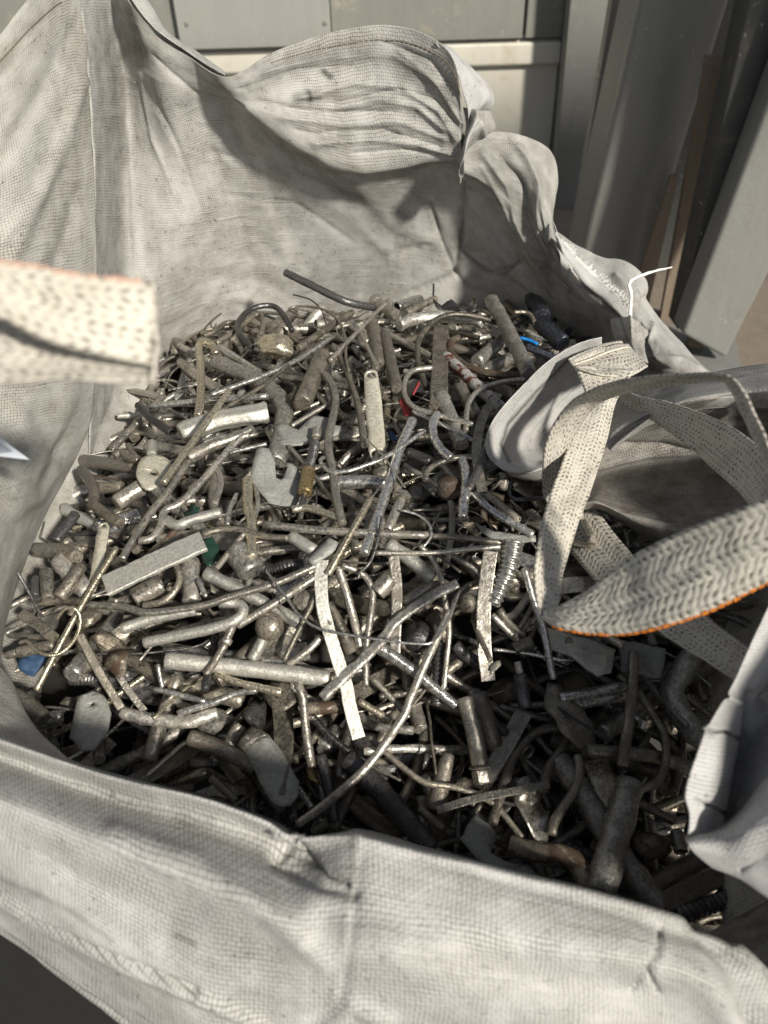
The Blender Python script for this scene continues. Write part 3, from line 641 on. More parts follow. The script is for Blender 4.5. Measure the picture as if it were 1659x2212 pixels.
patch('right_top_edge', [
 [(1290,930,-1.08),(1310,880,-1.08),(1370,850,-1.06),(1430,832,-1.05),(1490,815,-1.02),(1620,790,-.98),(1780,780,-.92)],
 [(1310,960,-0.930),(1325,925,-0.925),(1380,890,-0.910),(1440,868,-0.890),(1500,850,-0.870),(1620,835,-0.850),(1780,830,-0.790)],
 [(1310,965,-0.915),(1330,938,-0.905),(1390,903,-0.890),(1450,882,-0.870),(1520,863,-0.850),(1620,855,-0.840),(1780,850,-0.770)],
 [(1320,975,-0.940),(1345,950,-0.930),(1400,920,-0.915),(1460,900,-0.895),(1530,885,-0.870),(1630,880,-0.860),(1780,880,-0.800)]], CL, 90, 50, amp=.004, seed=15)
# near right drape
patch('near_right_drape', [
 [(1672,1290,-.60),(1720,1290,-.62),(1790,1290,-.64),(1850,1290,-.64),(1900,1280,-.62)],
 [(1620,1400,-.58),(1680,1400,-.60),(1750,1400,-.63),(1830,1400,-.63),(1900,1380,-.6)],
 [(1580,1490,-.57),(1625,1490,-.585),(1680,1490,-.61),(1780,1480,-.61),(1900,1450,-.58)],
 [(1530,1568,-.56),(1575,1572,-.565),(1625,1570,-.60),(1700,1570,-.58),(1850,1550,-.55)],
 [(1515,1600,-.555),(1562,1604,-.56),(1610,1610,-.60),(1680,1610,-.57),(1850,1600,-.54)],
 [(1477,1704,-.545),(1540,1720,-.555),(1592,1710,-.59),(1660,1700,-.555),(1850,1670,-.53)],
 [(1485,1760,-.545),(1530,1765,-.56),(1575,1760,-.59),(1660,1740,-.56),(1850,1700,-.53)],
 [(1482,1812,-.545),(1530,1805,-.56),(1565,1790,-.59),(1660,1760,-.57),(1850,1720,-.54)],
], CL_white, 110, 200, [([(1625,1500),(1612,1600),(1590,1700),(1570,1790)],-.008,7),([(1528,1574),(1570,1582),(1605,1600)],-.006,4),([(1500,1728),(1545,1745),(1570,1760)],-.005,5),([(1560,1500),(1600,1520)],.004,6)],
 [([(1622,1500),(1610,1600),(1590,1700),(1570,1780)],.75,9),([(1640,1600),(1640,1700)],.3,30)], amp=.003, ridge=.002, seed=16)
patch('drape_roll', [
 [(1481,1815,-.55),(1560,1790,-.56),(1610,1745,-.56),(1655,1685,-.55),(1720,1640,-.54),(1850,1590,-.52)],
 [(1484,1822,-.535),(1560,1812,-.53),(1615,1785,-.52),(1665,1760,-.515),(1740,1720,-.51),(1850,1700,-.5)],
 [(1505,1843,-.535),(1570,1856,-.525),(1625,1855,-.515),(1680,1850,-.51),(1750,1840,-.505),(1850,1850,-.5)],
 [(1545,1872,-.54),(1600,1898,-.535),(1650,1935,-.53),(1700,1970,-.53),(1760,2000,-.53),(1850,2030,-.53)],
 [(1560,1868,-.57),(1610,1880,-.57),(1660,1900,-.57),(1710,1930,-.57),(1770,1960,-.57),(1850,1990,-.57)],
], CL_white, 110, 90, [([(1600,1880),(1640,1860),(1700,1830)],-.003,4)], [([(1590,1885),(1640,1858),(1680,1840)],.35,3)], amp=.003, ridge=.002, seed=17)
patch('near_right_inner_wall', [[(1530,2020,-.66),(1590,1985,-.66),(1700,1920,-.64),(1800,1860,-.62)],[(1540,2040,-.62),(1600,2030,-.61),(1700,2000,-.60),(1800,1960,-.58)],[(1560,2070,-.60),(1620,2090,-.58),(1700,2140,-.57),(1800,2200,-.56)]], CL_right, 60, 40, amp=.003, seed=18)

# right wall of the bag, mostly unseen, added and raised to shade the pile
def pw(x, y, z):
    u, v, d = proj((x, y, z)); return (u, v, -d)
patch('right_shade_wall', [[pw(.40 + .30 * max(0, y - .3) + .03 * k - .02 * k * k, y, zz + (.04 * math.sin(y * 11) - .17 * sstep(.5, .72, y)) * (k == 0)) for y in (.04, .15, .3, .42, .55, .68, .8)] for k, zz in enumerate((.25, .12, .0, -.14))], CL_left, 90, 50, amp=.01, ns=6, ridge=.003, seed=21)
# the filled body of the bag below the rims
ring0 = [(-.45, .46), (-.30, .42), (-.1, .38), (.1, .34), (.3, .29), (.50, .26), (.56, .6), (.55, 1.0), (.52, 1.42), (.2, 1.46), (-.2, 1.46), (-.5, 1.42), (-.50, 1.0), (-.49, .65)]
nr = 40; cr = catmull([Vector((x, y, 0)) for x, y in ring0 + ring0[:1]], nr)[:-1]; vs = []
cz = sum(cr, Vector()) / nr
for k in range(14):
    t = k / 13; z = -.27 - (.33) * t
    for q in cr:
        f_ = 1.0 - .06 * t + .015 * noise.noise(Vector((q.x * 6, q.y * 6, z * 6))); vs.append(Vector((cz.x + (q.x - cz.x) * f_, cz.y + (q.y - cz.y) * f_, z)))
fs = [(k * nr + j, k * nr + (j + 1) % nr, (k + 1) * nr + (j + 1) % nr, (k + 1) * nr + j) for k in range(13) for j in range(nr)]
bb = mk('bag_body', vs, fs, CL_left, bag); bb['_loc'] = tuple(bag['_loc'])
uvl = bb.data.uv_layers.new(name='UVMap')
for lp in bb.data.loops: q = vs[lp.vertex_index]; uvl.data[lp.index].uv = (math.atan2(q.y - cz.y, q.x - cz.x) * .5, q.z)
bb.modifiers.new('thickness', 'SOLIDIFY').thickness = .002
# webbing
def ribbon(name, A, Bb, mat, th=.0022, n=90, edge=None, seed=0, parent=bag, label=None):
    """A, Bb: edge curves in (u, v, depth)"""
    a = catmull([pd(*p) for p in A], n); b = catmull([pd(*p) for p in Bb], n); m_ = 15
    vs = []; uv = []; L = 0
    for i in range(n + 1):
        if i: L += ((a[i] + b[i]) / 2 - (a[i - 1] + b[i - 1]) / 2).length
        t = ((a[min(n, i + 1)] + b[min(n, i + 1)]) - (a[max(0, i - 1)] + b[max(0, i - 1)])).normalized()
        nn = (b[i] - a[i]).cross(t).normalized()
        for j in range(m_):
            s = j / (m_ - 1); p = a[i].lerp(b[i], s)
            p += nn * (.003 * noise.noise(Vector((s * 2.5 + seed, L * 14, seed))) + .0012 * noise.noise(Vector((s * 9, L * 60, seed))))
            if edge is not None or True: p += nn * 0
            vs.append(p); uv.append((s * .05 + .0003 * math.sin(L * 900), L))
    fs = [(i * m_ + j, i * m_ + j + 1, (i + 1) * m_ + j + 1, (i + 1) * m_ + j) for i in range(n) for j in range(m_ - 1)]
    o = mk(name, vs, fs, mat, parent); o['_loc'] = tuple(parent['_loc'])
    me = o.data; uvl = me.uv_layers.new(name='UVMap')
    for lp in me.loops: uvl.data[lp.index].uv = uv[lp.vertex_index]
    md = o.modifiers.new('thickness', 'SOLIDIFY'); md.thickness = th; md.offset = 0
    if label: o['label'] = label
    if edge:                    # dashed coloured thread along edge curve
        src, i0, i1, mt = edge; P = [vs[i * m_ + (0 if src == 'A' else m_ - 1)] for i in range(n + 1)]
        P = catmull(P[int(i0 * n):int(i1 * n) + 1], 60); g = []
        for k in range(0, 60, 2):
            if k + 2 > 60: break
            g.append(tube_geo([P[k], P[k + 1], P[k].lerp(P[k + 1], 1.0) + (P[min(60, k + 2)] - P[k + 1]) * .55], random.uniform(.0011, .0017), 6, rough=.3, rs=400, caps=False))
        V, Fs, FL = merge(g); mk('edge_thread', V, Fs, mt, o)
    return o
ribbon('lifting_loop', [(1720,1045,.50),(1659,1076,.51),(1529,1125,.54),(1409,1175,.57),(1354,1210,.59),(1279,1272,.61),(1212,1312,.625),(1176,1322,.635)],
       [(1740,1215,.50),(1659,1258,.51),(1529,1320,.53),(1429,1353,.55),(1354,1369,.57),(1279,1370,.59),(1204,1357,.61),(1170,1336,.63)], ST, edge=('B', .12, .93, M['orange']), seed=1)
ribbon('lifting_loop', [(1240,790,.93),(1262,840,.90),(1262,873,.87),(1244,918,.84),(1210,1010,.78),(1176,1108,.72),(1159,1183,.68),(1156,1248,.655),(1163,1303,.64),(1170,1336,.632)],
       [(1370,800,.92),(1345,840,.89),(1329,873,.87),(1309,958,.83),(1279,1048,.78),(1249,1133,.735),(1226,1208,.70),(1212,1258,.675),(1207,1300,.65),(1190,1334,.634)], ST, seed=2)
ribbon('lifting_loop', [(1190,1125,.84),(1176,1060,.82),(1173,1010,.80),(1182,950,.78),(1212,893,.76),(1254,852,.74),(1329,825,.70),(1429,811,.65),(1544,806,.59),(1590,825,.57),(1625,880,.55),(1662,962,.53),(1730,1100,.51)],
       [(1260,1120,.86),(1236,1060,.84),(1228,1010,.82),(1234,955,.80),(1262,905,.78),(1290,872,.76),(1342,850,.72),(1429,833,.67),(1548,822,.61),(1580,848,.585),(1610,905,.565),(1645,985,.54),(1706,1120,.52)], ST_d, seed=3)
ribbon('lifting_loop', [(1240,1000,.93),(1290,1100,.90),(1359,1190,.84),(1430,1262,.78),(1524,1330,.72),(1659,1430,.62),(1760,1500,.56)],
       [(1170,1060,.93),(1220,1170,.90),(1280,1250,.84),(1340,1310,.78),(1424,1364,.71),(1629,1500,.60),(1730,1580,.55)], ST_d, seed=4)
ribbon('lifting_loop', [(1300,800,.95),(1364,848,.90),(1444,868,.85),(1529,898,.79),(1600,934,.73),(1655,985,.68),(1720,1100,.6)],
       [(1290,830,.95),(1345,870,.92),(1429,920,.87),(1494,970,.81),(1549,1018,.75),(1600,1068,.68),(1650,1130,.6)], ST_d, seed=5)
ribbon('knotted_webbing', [(1235,785,.95),(1275,765,.96),(1320,745,.97),(1355,745,1.0)], [(1250,800,.92),(1300,812,.91),(1360,812,.92),(1400,790,.94)], ST_d, seed=6)
ribbon('knotted_webbing', [(1228,775,.94),(1262,758,.95),(1310,742,.98),(1340,738,1.0)], [(1238,792,.93),(1275,778,.935),(1318,762,.95),(1358,752,.97)], ST, seed=7, n=40)
# gathered throat above the knot
patch('gathered_throat', [
 [(1318,690,-1.17),(1340,686,-1.12),(1362,690,-1.09),(1385,700,-1.09),(1400,720,-1.14)],
 [(1328,725,-1.12),(1345,722,-1.07),(1362,722,-1.05),(1380,726,-1.05),(1392,738,-1.09)],
 [(1335,750,-1.08),(1350,750,-1.04),(1363,750,-1.02),(1378,752,-1.02),(1392,758,-1.05)],
 [(1325,775,-1.05),(1345,778,-1.01),(1365,780,-.99),(1388,780,-1.0),(1400,785,-1.03)],
], CL_left, 60, 60, [([(1340,690),(1355,750)],-.006,4),([(1362,690),(1366,750),(1372,780)],.006,4),([(1384,700),(1380,750)],-.006,4)], [([(1350,735),(1380,760)],.5,14)], amp=.004, ns=18, ridge=.004, seed=19)
# near left strap, close to the lens
ribbon('lifting_loop', [(-120,545,.335),(0,568,.335),(90,580,.338),(150,594,.34),(250,605,.345),(318,609,.352),(334,612,.36)], [(-120,640,.335),(0,688,.335),(80,728,.338),(150,752,.34),(250,775,.345),(322,788,.352),(336,790,.36)], ST, seed=8, edge=('A', .1, .9, M['orange_pale']))
ribbon('lifting_loop', [(-120,650,.36),(0,690,.36),(80,715,.36),(150,730,.36),(250,745,.36),(322,752,.362),(337,752,.36)], [(-120,828,.345),(0,829,.345),(80,824,.35),(140,822,.35),(200,826,.35),(300,832,.355),(334,835,.36)], ST_d, seed=9)
ribbon('lifting_loop', [(330,610,.352),(336,611,.356),(338,612,.36)], [(332,834,.352),(337,834,.356),(339,834,.36)], ST_d, n=6, seed=10)
# small printed tag at the left edge
lab = mk('bag_label', [pd(-60, 905, .60), pd(0, 944, .60), pd(30, 968, .60), pd(64, 993, .60), pd(0, 986, .60), pd(-60, 985, .60)], [(5, 4, 3, 2, 1, 0)], plain('white_label_film', (.62, .66, .70), .4, .1), bag, smooth=False)
lab.modifiers.new('thickness', 'SOLIDIFY').thickness = .0006; lab['_loc'] = tuple(bag['_loc'])
mk('label_print', [pd(-40, 945, .5985), pd(5, 960, .5985), pd(28, 975, .5985), pd(0, 979, .5985), pd(-40, 978, .5985)], [(4, 3, 2, 1, 0)], plain('grey_print', (.30, .32, .36), .6, .1, var=.8, bs=900), lab, smooth=False)

# ------------------------------------------------------------------ the scrap
REG = {'A': (0, 548.5, .2976), 'B': (329.1, 603.4, .2976), 'C': (713.1, 603.4, .2976), 'D': (0, 1042.2, .2976), 'E': (384, 1042.2, .2976),
       'F': (768, 1042.2, .2976), 'G': (384, 1426.2, .3307), 'H': (877.7, 1426.2, .4709), 'O': (0, 0, 1.0)}
def PP(s):
    out = []; r = REG['O']
    for t in s.split():
        if t in REG: r = REG[t]; continue
        x, y = t.split(','); out.append((r[0] + float(x) * r[2], r[1] + float(y) * r[2]))
    return out
LAND = []         # (u, v, short phrase) landmarks for labels
KINDS = {}
def reg_thing(o, label, cat, grp, uv, short=None):
    tag(o, label, cat, grp)
    if short: LAND.append((uv[0], uv[1], short))
GROUP = {'steel_rod': ('rod', 'steel rods in the scrap pile'), 'bent_rod': ('bent rod', 'bent rods in the scrap pile'), 'wire': ('wire', 'thin wires in the scrap pile'),
 'steel_tube': ('tube', 'tubes in the scrap pile'), 'flat_bar': ('flat bar', 'flat bars in the scrap pile'), 'metal_plate': ('plate', 'plates in the scrap pile'),
 'bolt': ('bolt', 'bolts in the scrap pile'), 'coil_spring': ('spring', 'springs in the scrap pile'), 'flexible_conduit': ('conduit', 'flexible conduits in the scrap pile'),
 'metal_lump': ('metal lump', 'lumps of metal in the scrap pile'), 'sheet_offcut': ('sheet offcut', 'sheet offcuts in the scrap pile'), 'rag': ('rag', 'coloured scraps in the scrap pile')}
def npx(S): # world size of one picture unit at the pile, near point
    return S / F
def path_of(P, lift, n, sag=None):
    L = lift if hasattr(lift, '__len__') else [lift] * len(P)
    pts = []
    for k, (u, v) in enumerate(P):
        l = L[min(k, len(L) - 1)] if len(L) != len(P) else L[k]
        pts.append(ph(u, v, l))
    # smooth heights so that long straight rods stay straight
    z0, z1 = pts[0].z, pts[-1].z
    if len(pts) > 2 and not hasattr(lift, '__len__'):
        tot = [0]
        for a, b in zip(P[:-1], P[1:]): tot.append(tot[-1] + math.hypot(b[0] - a[0], b[1] - a[1]))
        pts = [pz(P[k][0], P[k][1], (z0 + (z1 - z0) * tot[k] / tot[-1]) * .75 + .25 * pts[k].z) for k in range(len(P))]
    return catmull(pts, n), pts
def seglen(path): return sum((b - a).length for a, b in zip(path[:-1], path[1:]))
def do(kind, label, mat, dia, lift, pts, short=None, name=None, taper=None, rough=None, **kw):
    """dia in zoomed picture units of the first region letter"""
    reg = pts.split()[0]; sc = REG[reg][2]; P = PP(pts)
    um = sum(p[0] for p in P) / len(P); vm = sum(p[1] for p in P) / len(P)
    dep = proj(ph(um, vm, 0))[2]; r = dia * sc / F * dep / 2
    lift = (lift + r * .5) if not hasattr(lift, '__len__') else [l + r * .5 for l in lift]
    cat, grp = GROUP[kind]; nm = name or kind; mt = M[mat]
    seed = random.random() * 50
    if kind in ('steel_rod', 'bent_rod', 'wire'):
        path, _ = path_of(P, lift, 4)
        n = max(6, int(seglen(path) / max(.0045, r * .7))); path, _ = path_of(P, lift, n)
        rg = rough if rough is not None else {'pitted': .18, 'pale': .16, 'foil': .2, 'bluish': .12}.get(mat, .05)
        if kind == 'wire': rg = 0
        rad = [r * (1 if not taper else taper[0] + (taper[1] - taper[0]) * i / n) * (1 + (.05 if kind != 'wire' else .02) * noise.noise(Vector((i * .35, seed, 0)))) for i in range(n + 1)]
        geo = tube_geo(path, rad, (28 if kw.get('prof') else 14) if r > .004 else 8, rough=rg, rs=1.1 / max(r, .003), seed=seed, prof=kw.get('prof'))
        o = mk(nm, *geo[:2], mt, flat=geo[2])
    elif kind == 'flat_bar':
        path, _ = path_of(P, lift, max(8, int(20))); hw = kw.get('th', .16)
        geo = tube_geo(path, [r * (1 + .05 * noise.noise(Vector((i * .5, seed, 0)))) for i in range(len(path))], 12, prof=rectprof(hw), up=Vector((kw.get('tx', 0), kw.get('ty', -.25), 1)).normalized(), rough=rough or 0.0, rs=120, bev=False)
        o = mk(nm, *geo[:2], mt, smooth=False)
        bevel(o, min(.0012, r * hw * .5), 2)
    elif kind == 'steel_tube':
        path, _ = path_of(P, lift, 14)
        geo = hollow_geo(path, r, kw.get('wall', .18), 18, rough=rough or .06, rs=.7 / r, flatten=kw.get('flatten', 1)); o = mk(nm, *geo[:2], mt)
    elif kind == 'bolt':
        path, ctl = path_of(P, lift, 12); hd = kw.get('head', 1.7); hl = kw.get('hlen', 1.6); sides = kw.get('sides', 6)
        o = root(nm, path[0]); t = (path[1] - path[0]).normalized()
        sh = tube_geo(path[0:], r, 14, rough=.05, rs=200, seed=seed); mk('shank', *sh[:2], mt, o, flat=sh[2])
        hg = tube_geo([path[0] - t * r * hl, path[0] - t * r * hl * .5, path[0] + t * r * .01], r * hd, sides); mk('head', *hg[:2], mt, o, flat=hg[2], smooth=sides > 8)
        if kw.get('flange'):
            fg = tube_geo([path[0] + t * r * .02, path[0] + t * r * .5], r * hd * 1.25, 20); mk('flange', *fg[:2], mt, o, flat=fg[2])
    elif kind == 'coil_spring':
        path, _ = path_of(P, lift, 60); L = seglen(path); turns = int(L / (r * kw.get('pitch', .55))); path = catmull(path, turns * 10); fr = frames(path)
        hel = [path[i] + (fr[i][1] * math.cos(i * math.pi / 5) + fr[i][2] * math.sin(i * math.pi / 5)) * r for i in range(len(path))]
        geo = tube_geo(hel, r * kw.get('wire', .2), 6); o = mk(nm, *geo[:2], mt, flat=geo[2])
    elif kind == 'flexible_conduit':
        path, _ = path_of(P, lift, 20); L = seglen(path); rings = int(L / (r * kw.get('pitch', .42))); n = rings * 6; path = catmull(path, n)
        rad = []
        for i in range(n + 1):
            ph_ = (i % 6) / 6; w_ = (.80, .97, 1.0, 1.0, .97, .82)[i % 6]
            rad.append(r * w_ * (1 if not taper else taper[0] + (taper[1] - taper[0]) * i / n) * (1 + .05 * noise.noise(Vector((i * .1, seed, 0)))))
        vs, fs, fl_ = tube_geo(path, rad, 18, rough=.07, rs=90, caps=False, seed=seed)
        g2 = tube_geo(path, [q * .74 for q in rad], 12, caps=False); g2 = (g2[0], [f[::-1] for f in g2[1]], ())
        V, Fs, FL = merge([(vs, fs, ()), g2]); o = mk(nm, V, Fs, mt)
    elif kind == 'metal_lump':
        bm = bmesh.new(); bmesh.ops.create_icosphere(bm, subdivisions=4, radius=1)
        ax = kw.get('ax', (1, 1, 1)); rot = kw.get('rot', 0); c = ph(um, vm, lift if not hasattr(lift, '__len__') else lift[0]); amp = kw.get('amp', .25); fq = kw.get('fq', 1.4)
        vs = []
        rm = Matrix.Rotation(R(rot), 3, 'Z')
        for q in bm.verts:
            p = q.co.copy(); p *= 1 + amp * noise.noise(p * fq + Vector((seed, 0, 0))) + amp * .3 * noise.noise(p * fq * 4 + Vector((seed, 0, 0)))
            p = rm @ Vector((p.x * ax[0], p.y * ax[1], p.z * ax[2])); vs.append(c + p * r)
        fs = [tuple(q.index for q in f.verts) for f in bm.faces]; bm.free(); o = mk(nm, vs, fs, mt)
    elif kind in ('metal_plate', 'sheet_offcut', 'rag'):
        c = ph(um, vm, lift); th = kw.get('th', .0022); tx, ty = kw.get('tilt', (0, .15)); crumple = kw.get('crumple', .001 if kind == 'metal_plate' else .006)
        nrm = Vector((tx, -ty, 1)).normalized()
        def onp(u, v):
            rr = ray(u, v); t = (c - EYE).dot(nrm) / rr.dot(nrm); return EYE + rr * t
        outer = [onp(*p) for p in P]
        ex = Vector((1, 0, 0)); ex = (ex - nrm * ex.dot(nrm)).normalized(); ey = nrm.cross(ex)
        holes = []
        for (hu, hv, hr) in kw.get('holes', ()):
            (hu, hv), = PP(reg + ' %g,%g' % (hu, hv)); hc = onp(hu, hv); rr_ = hr * sc / F * dep
            holes.append([hc + (ex * math.cos(a) + ey * math.sin(a)) * rr_ for a in [2 * math.pi * k / 14 for k in range(14)]])
        def dense(loop, close=True):
            out = []
            for a, b in zip(loop, loop[1:] + loop[:1]):
                k = max(1, int((b - a).length / .006))
                for i in range(k):
                    q = a.lerp(b, i / k)
                    q = q + Vector((noise.noise(q * 170), noise.noise(q * 170 + Vector((9, 0, 0))), 0)) * .0013 * kw.get('jag', 1)
                    out.append(q)
            return out
        if kw.get('smooth_edge'): 
            outer = catmull(outer + [outer[0]], 36)[:-1]
        loops = [dense(outer)] + holes
        allv = [q for l in loops for q in l]
        # triangulate through bmesh so the sheet can be subdivided and dented
        tri = tessellate_polygon([[Vector(((q - c).dot(ex), (q - c).dot(ey), 0)) for q in l] for l in loops])
        bm = bmesh.new(); bv = [bm.verts.new(q) for q in allv]
        for t3 in tri:
            try: bm.faces.new([bv[i] for i in t3])
            except ValueError: pass
        for _ in range(3):
            es = [e for e in bm.edges if e.calc_length() > .011]
            if not es: break
            bmesh.ops.subdivide_edges(bm, edges=es, cuts=1)
            bmesh.ops.triangulate(bm, faces=[f for f in bm.faces if len(f.verts) > 3])
        bmesh.ops.recalc_face_normals(bm, faces=bm.faces)
        curl = kw.get('curl', 0)
        for q in bm.verts:
            s = q.co.copy(); y = (s - c).dot(ey)
            q.co += nrm * (crumple * noise.noise(s * 45 + Vector((seed, 0, 0))) * 2 + crumple * .5 * noise.noise(s * 120) + curl * y * y)
        bm.verts.index_update(); vs = [q.co.copy() for q in bm.verts]; fs = [tuple(q.index for q in f.verts) for f in bm.faces]
        # faces must look up
        nz = sum((f.normal.z for f in bm.faces)); bm.free()
        if nz < 0: fs = [f[::-1] for f in fs]
        o = mk(nm, vs, fs, mt); md = o.modifiers.new('thickness', 'SOLIDIFY'); md.thickness = th; md.offset = -1
    reg_thing(o, label, cat, grp, (um, vm), short)
    return o

X = do
# --- long and conspicuous pieces
X('steel_rod', 'long thin polished square rod running from the upper left down to the left front corner', 'gold', 44, .062, 'B 560,805 330,1130 80,1480', 'long polished rod')
X('steel_rod', 'straight brassy steel rod continuing the long polished one towards the blue rag', 'gold', 46, .040, 'D 848,470 560,950 262,1510', 'lower long rod')
X('flat_bar', 'broad pale pitted flat bar lying askew on the left of the pile', 'pale', 168, .034, 'D 765,755 1100,595 1478,425', 'broad pale bar', name='flat_bar', th=.22, rough=.05)
X('metal_plate', 'small pale strip with a hole at its rounded upper end, left of the broad bar', 'cream', 60, .022, 'D 712,300 740,282 775,286 795,320 780,420 755,560 720,700 690,780 640,800 622,790 660,640 690,460', 'small holed strip', holes=((750, 312, 18),), th=.003)
X('steel_rod', 'thick pale pipe with a cut notch lying almost level at the centre front', 'pale', 118, .028, 'D 1200,1290 E 500,1350 1100,1425', 'thick level pipe', rough=.05)
X('bent_rod', 'pale heavy twin ridged bar rising from the front centre to the right', 'pitted', 78, .046, 'E 1050,1570 1300,1330 1500,1130 F 300,1010 540,840 745,735', 'pale ridged bar', prof=lambda a: (math.cos(a), math.sin(a) * .75 + .25 * abs(math.cos(a))))
X('flat_bar', 'long pale whitish strap hanging across the middle and bending down to the front', 'pale', 92, .040, 'E 1045,565 1040,750 1062,950 1150,1250 1225,1480 G 1120,280 1150,400 1182,510', 'whitish strap', th=.16, rough=.05)
X('steel_tube', 'slim shiny tube with rings lying level across the centre', 'steel', 56, .042, 'E 620,305 1000,345 F 200,372 545,385', 'ringed level tube')
X('steel_rod', 'slender grey rod carrying on to the right of the ringed level tube', 'brown', 44, .034, 'F 550,388 800,405 1060,440')
X('steel_rod', 'thick smooth pale grey rod standing askew in the upper middle', 'bright', 70, .046, 'C 600,1020 500,1250 F 230,50 60,520', 'thick smooth grey rod')
X('steel_rod', 'straight silvery rod with a thin tip leaning down left of the smooth grey rod', 'gold', 50, .048, 'E 1400,115 1250,380 1090,670', 'silvery tipped rod')
X('wire', 'short thin tip of wire poking from the silvery rod', 'steel', 14, .052, 'E 1452,55 1400,118')
X('bent_rod', 'long curved grey rod sweeping from the centre right down to the front rim', 'steel', 60, .040, 'F 685,930 550,1220 400,1560 G 1470,370 1250,680 1000,910 780,1075', 'long sweeping rod')
X('flexible_conduit', 'shiny silver flexible conduit twisting towards the front centre', 'foil', 100, .036, 'F 160,1190 400,1350 560,1480 730,1620', 'silver twisted conduit', taper=(1, .7), pitch=.3)
X('flexible_conduit', 'short fat dark silver flexible conduit at the right beside the slotted strip', 'bright', 165, .034, 'F 1140,430 1115,600 1060,740 990,890', 'fat flexible conduit', taper=(1, .7))
X('flat_bar', 'long dark slotted metal strip hanging at the right of the pile', 'steel', 100, .040, 'F 980,500 945,750 930,950 935,1200 965,1440', 'slotted strip', th=.12)
X('sheet_offcut', 'small bright bent tab at the foot of the slotted strip', 'cream', 60, .045, 'F 980,1330 1050,1300 1055,1340 1010,1370 975,1370')
X('metal_plate', 'upright cream link plate with a raised hole at each end, upper middle', 'cream', 120, .038, 'C 245,690 262,660 300,650 340,665 352,720 375,900 395,1100 405,1260 385,1300 340,1315 295,1300 280,1240 262,1000 250,820', 'cream link plate', holes=((296, 692, 32), (338, 1262, 36)), th=.004, jag=.3, tilt=(-.1, .3))
for (x, y) in ((296, 692), (338, 1262)):
    P, = PP('C %d,%d' % (x, y))
X('metal_plate', 'jagged pale grey green zinc plate with notches, upper left of centre', 'zinc', 100, .036, 'B 760,1215 850,1230 890,1330 895,1440 935,1455 955,1440 985,1360 965,1330 1000,1330 1050,1360 1085,1450 1062,1600 1035,1650 960,1645 850,1625 790,1560 710,1440 730,1330', 'jagged zinc plate', th=.003, tilt=(.05, .25))
X('metal_plate', 'star shaped pale grey zinc offcut above the jagged zinc plate', 'zinc', 100, .034, 'B 890,1050 960,1045 1060,1095 1110,1030 1170,985 1290,1010 1320,1060 1365,1070 1350,1125 1230,1160 1060,1200 925,1195 915,1130', 'star zinc offcut', th=.003, jag=1.6)
X('metal_plate', 'half round cream disc with a centre hole near the left edge', 'cream', 100, .045, 'A 1000,1530 1040,1475 1120,1455 1200,1480 1240,1530 1190,1640 1100,1705 1040,1690 990,1610', 'holed cream disc', holes=((1118, 1583, 27),), th=.004, smooth_edge=True, jag=.3, tilt=(.2, .1))
X('steel_rod', 'short pale stub standing just above the holed cream disc', 'pale', 66, .03, 'A 1105,1370 1100,1465')
o = root('spring_pin', ph(*PP('B 1150,1380')[0], .045)); tag(o, 'spring loaded pin with a knurled brass barrel, right of the jagged zinc plate', 'spring pin'); LAND.append((672, 1010, 'knurled spring pin'))
def sub(name, mat, dia, lift, pts, parent, **k):
    sc = REG[pts.split()[0]][2]; P = PP(pts); dep = proj(ph(*P[0], 0))[2]; r = dia * sc / F * dep / 2; path, _ = path_of(P, lift, k.get('n', 10))
    if k.get('coil'):
        t = int(seglen(path) / (r * .5)); path = catmull(path, t * 10); fr = frames(path)
        g = tube_geo([path[i] + (fr[i][1] * math.cos(i * math.pi / 5) + fr[i][2] * math.sin(i * math.pi / 5)) * r for i in range(len(path))], r * .2, 6)
    elif k.get('knurl'):
        path = catmull(path, 40); g = tube_geo(path, r, 36, caps=True)
        c0 = path[0]; ax = (path[-1] - path[0]).normalized(); vs = []
        for i, q in enumerate(g[0]):
            a = i % 36; rr = i // 36; vs.append(q + (q - (c0 + ax * (q - c0).dot(ax))) * (.07 if (a + rr) % 4 < 2 and (a - rr) % 4 < 2 else 0))
        g = (vs, g[1], g[2])
    else: g = tube_geo(path, [r * s for s in k['prof_r']] if 'prof_r' in k else r, 16)
    return mk(name, *g[:2], M[mat], parent, flat=g[2])
sub('spring', 'dark', 62, .045, 'B 1180,1190 1160,1290 1132,1385', o, coil=True)
sub('pin_core', 'steel', 36, .045, 'B 1185,1150 1135,1385', o)
sub('pin_head', 'steel', 62, .045, 'B 1198,1085 1194,1115 1188,1150', o)
sub('barrel', 'brass', 88, .045, 'B 1135,1385 1105,1555', o, knurl=True)
sub('tip', 'dark', 46, .042, 'B 1103,1558 1082,1660', o)
X('metal_lump', 'round grey brown ball near the centre front, on a pale stub', 'brown', 205, .028, 'E 665,1045', 'grey brown ball', name='steel_ball', amp=.04)
X('steel_rod', 'short pale stub under the grey brown ball', 'pale', 90, .018, 'E 625,1120 540,1290', None)
X('steel_rod', 'very thick short round bar with a rough broken face, left of centre', 'pitted', 190, .022, 'E 420,480 500,590 545,655', 'thick rough faced bar', rough=.1)
X('metal_lump', 'folded block of gold tinted sheet in the upper left of the pile', 'gold', 240, .032, 'B 890,500', 'gold tinted block', name='folded_block', ax=(1.1, .75, .6), rot=-25, amp=.5, fq=.9)
X('metal_lump', 'round rusty nut shaped lump in the upper right middle', 'rust', 170, .022, 'C 860,1515', 'rusty round lump', amp=.1)
X('bent_rod', 'orange rusty bent rod at the upper right', 'rust', 50, .040, 'C 935,425 880,455 878,530 950,605 1080,665 1250,695 1410,692', 'orange rusty rod')
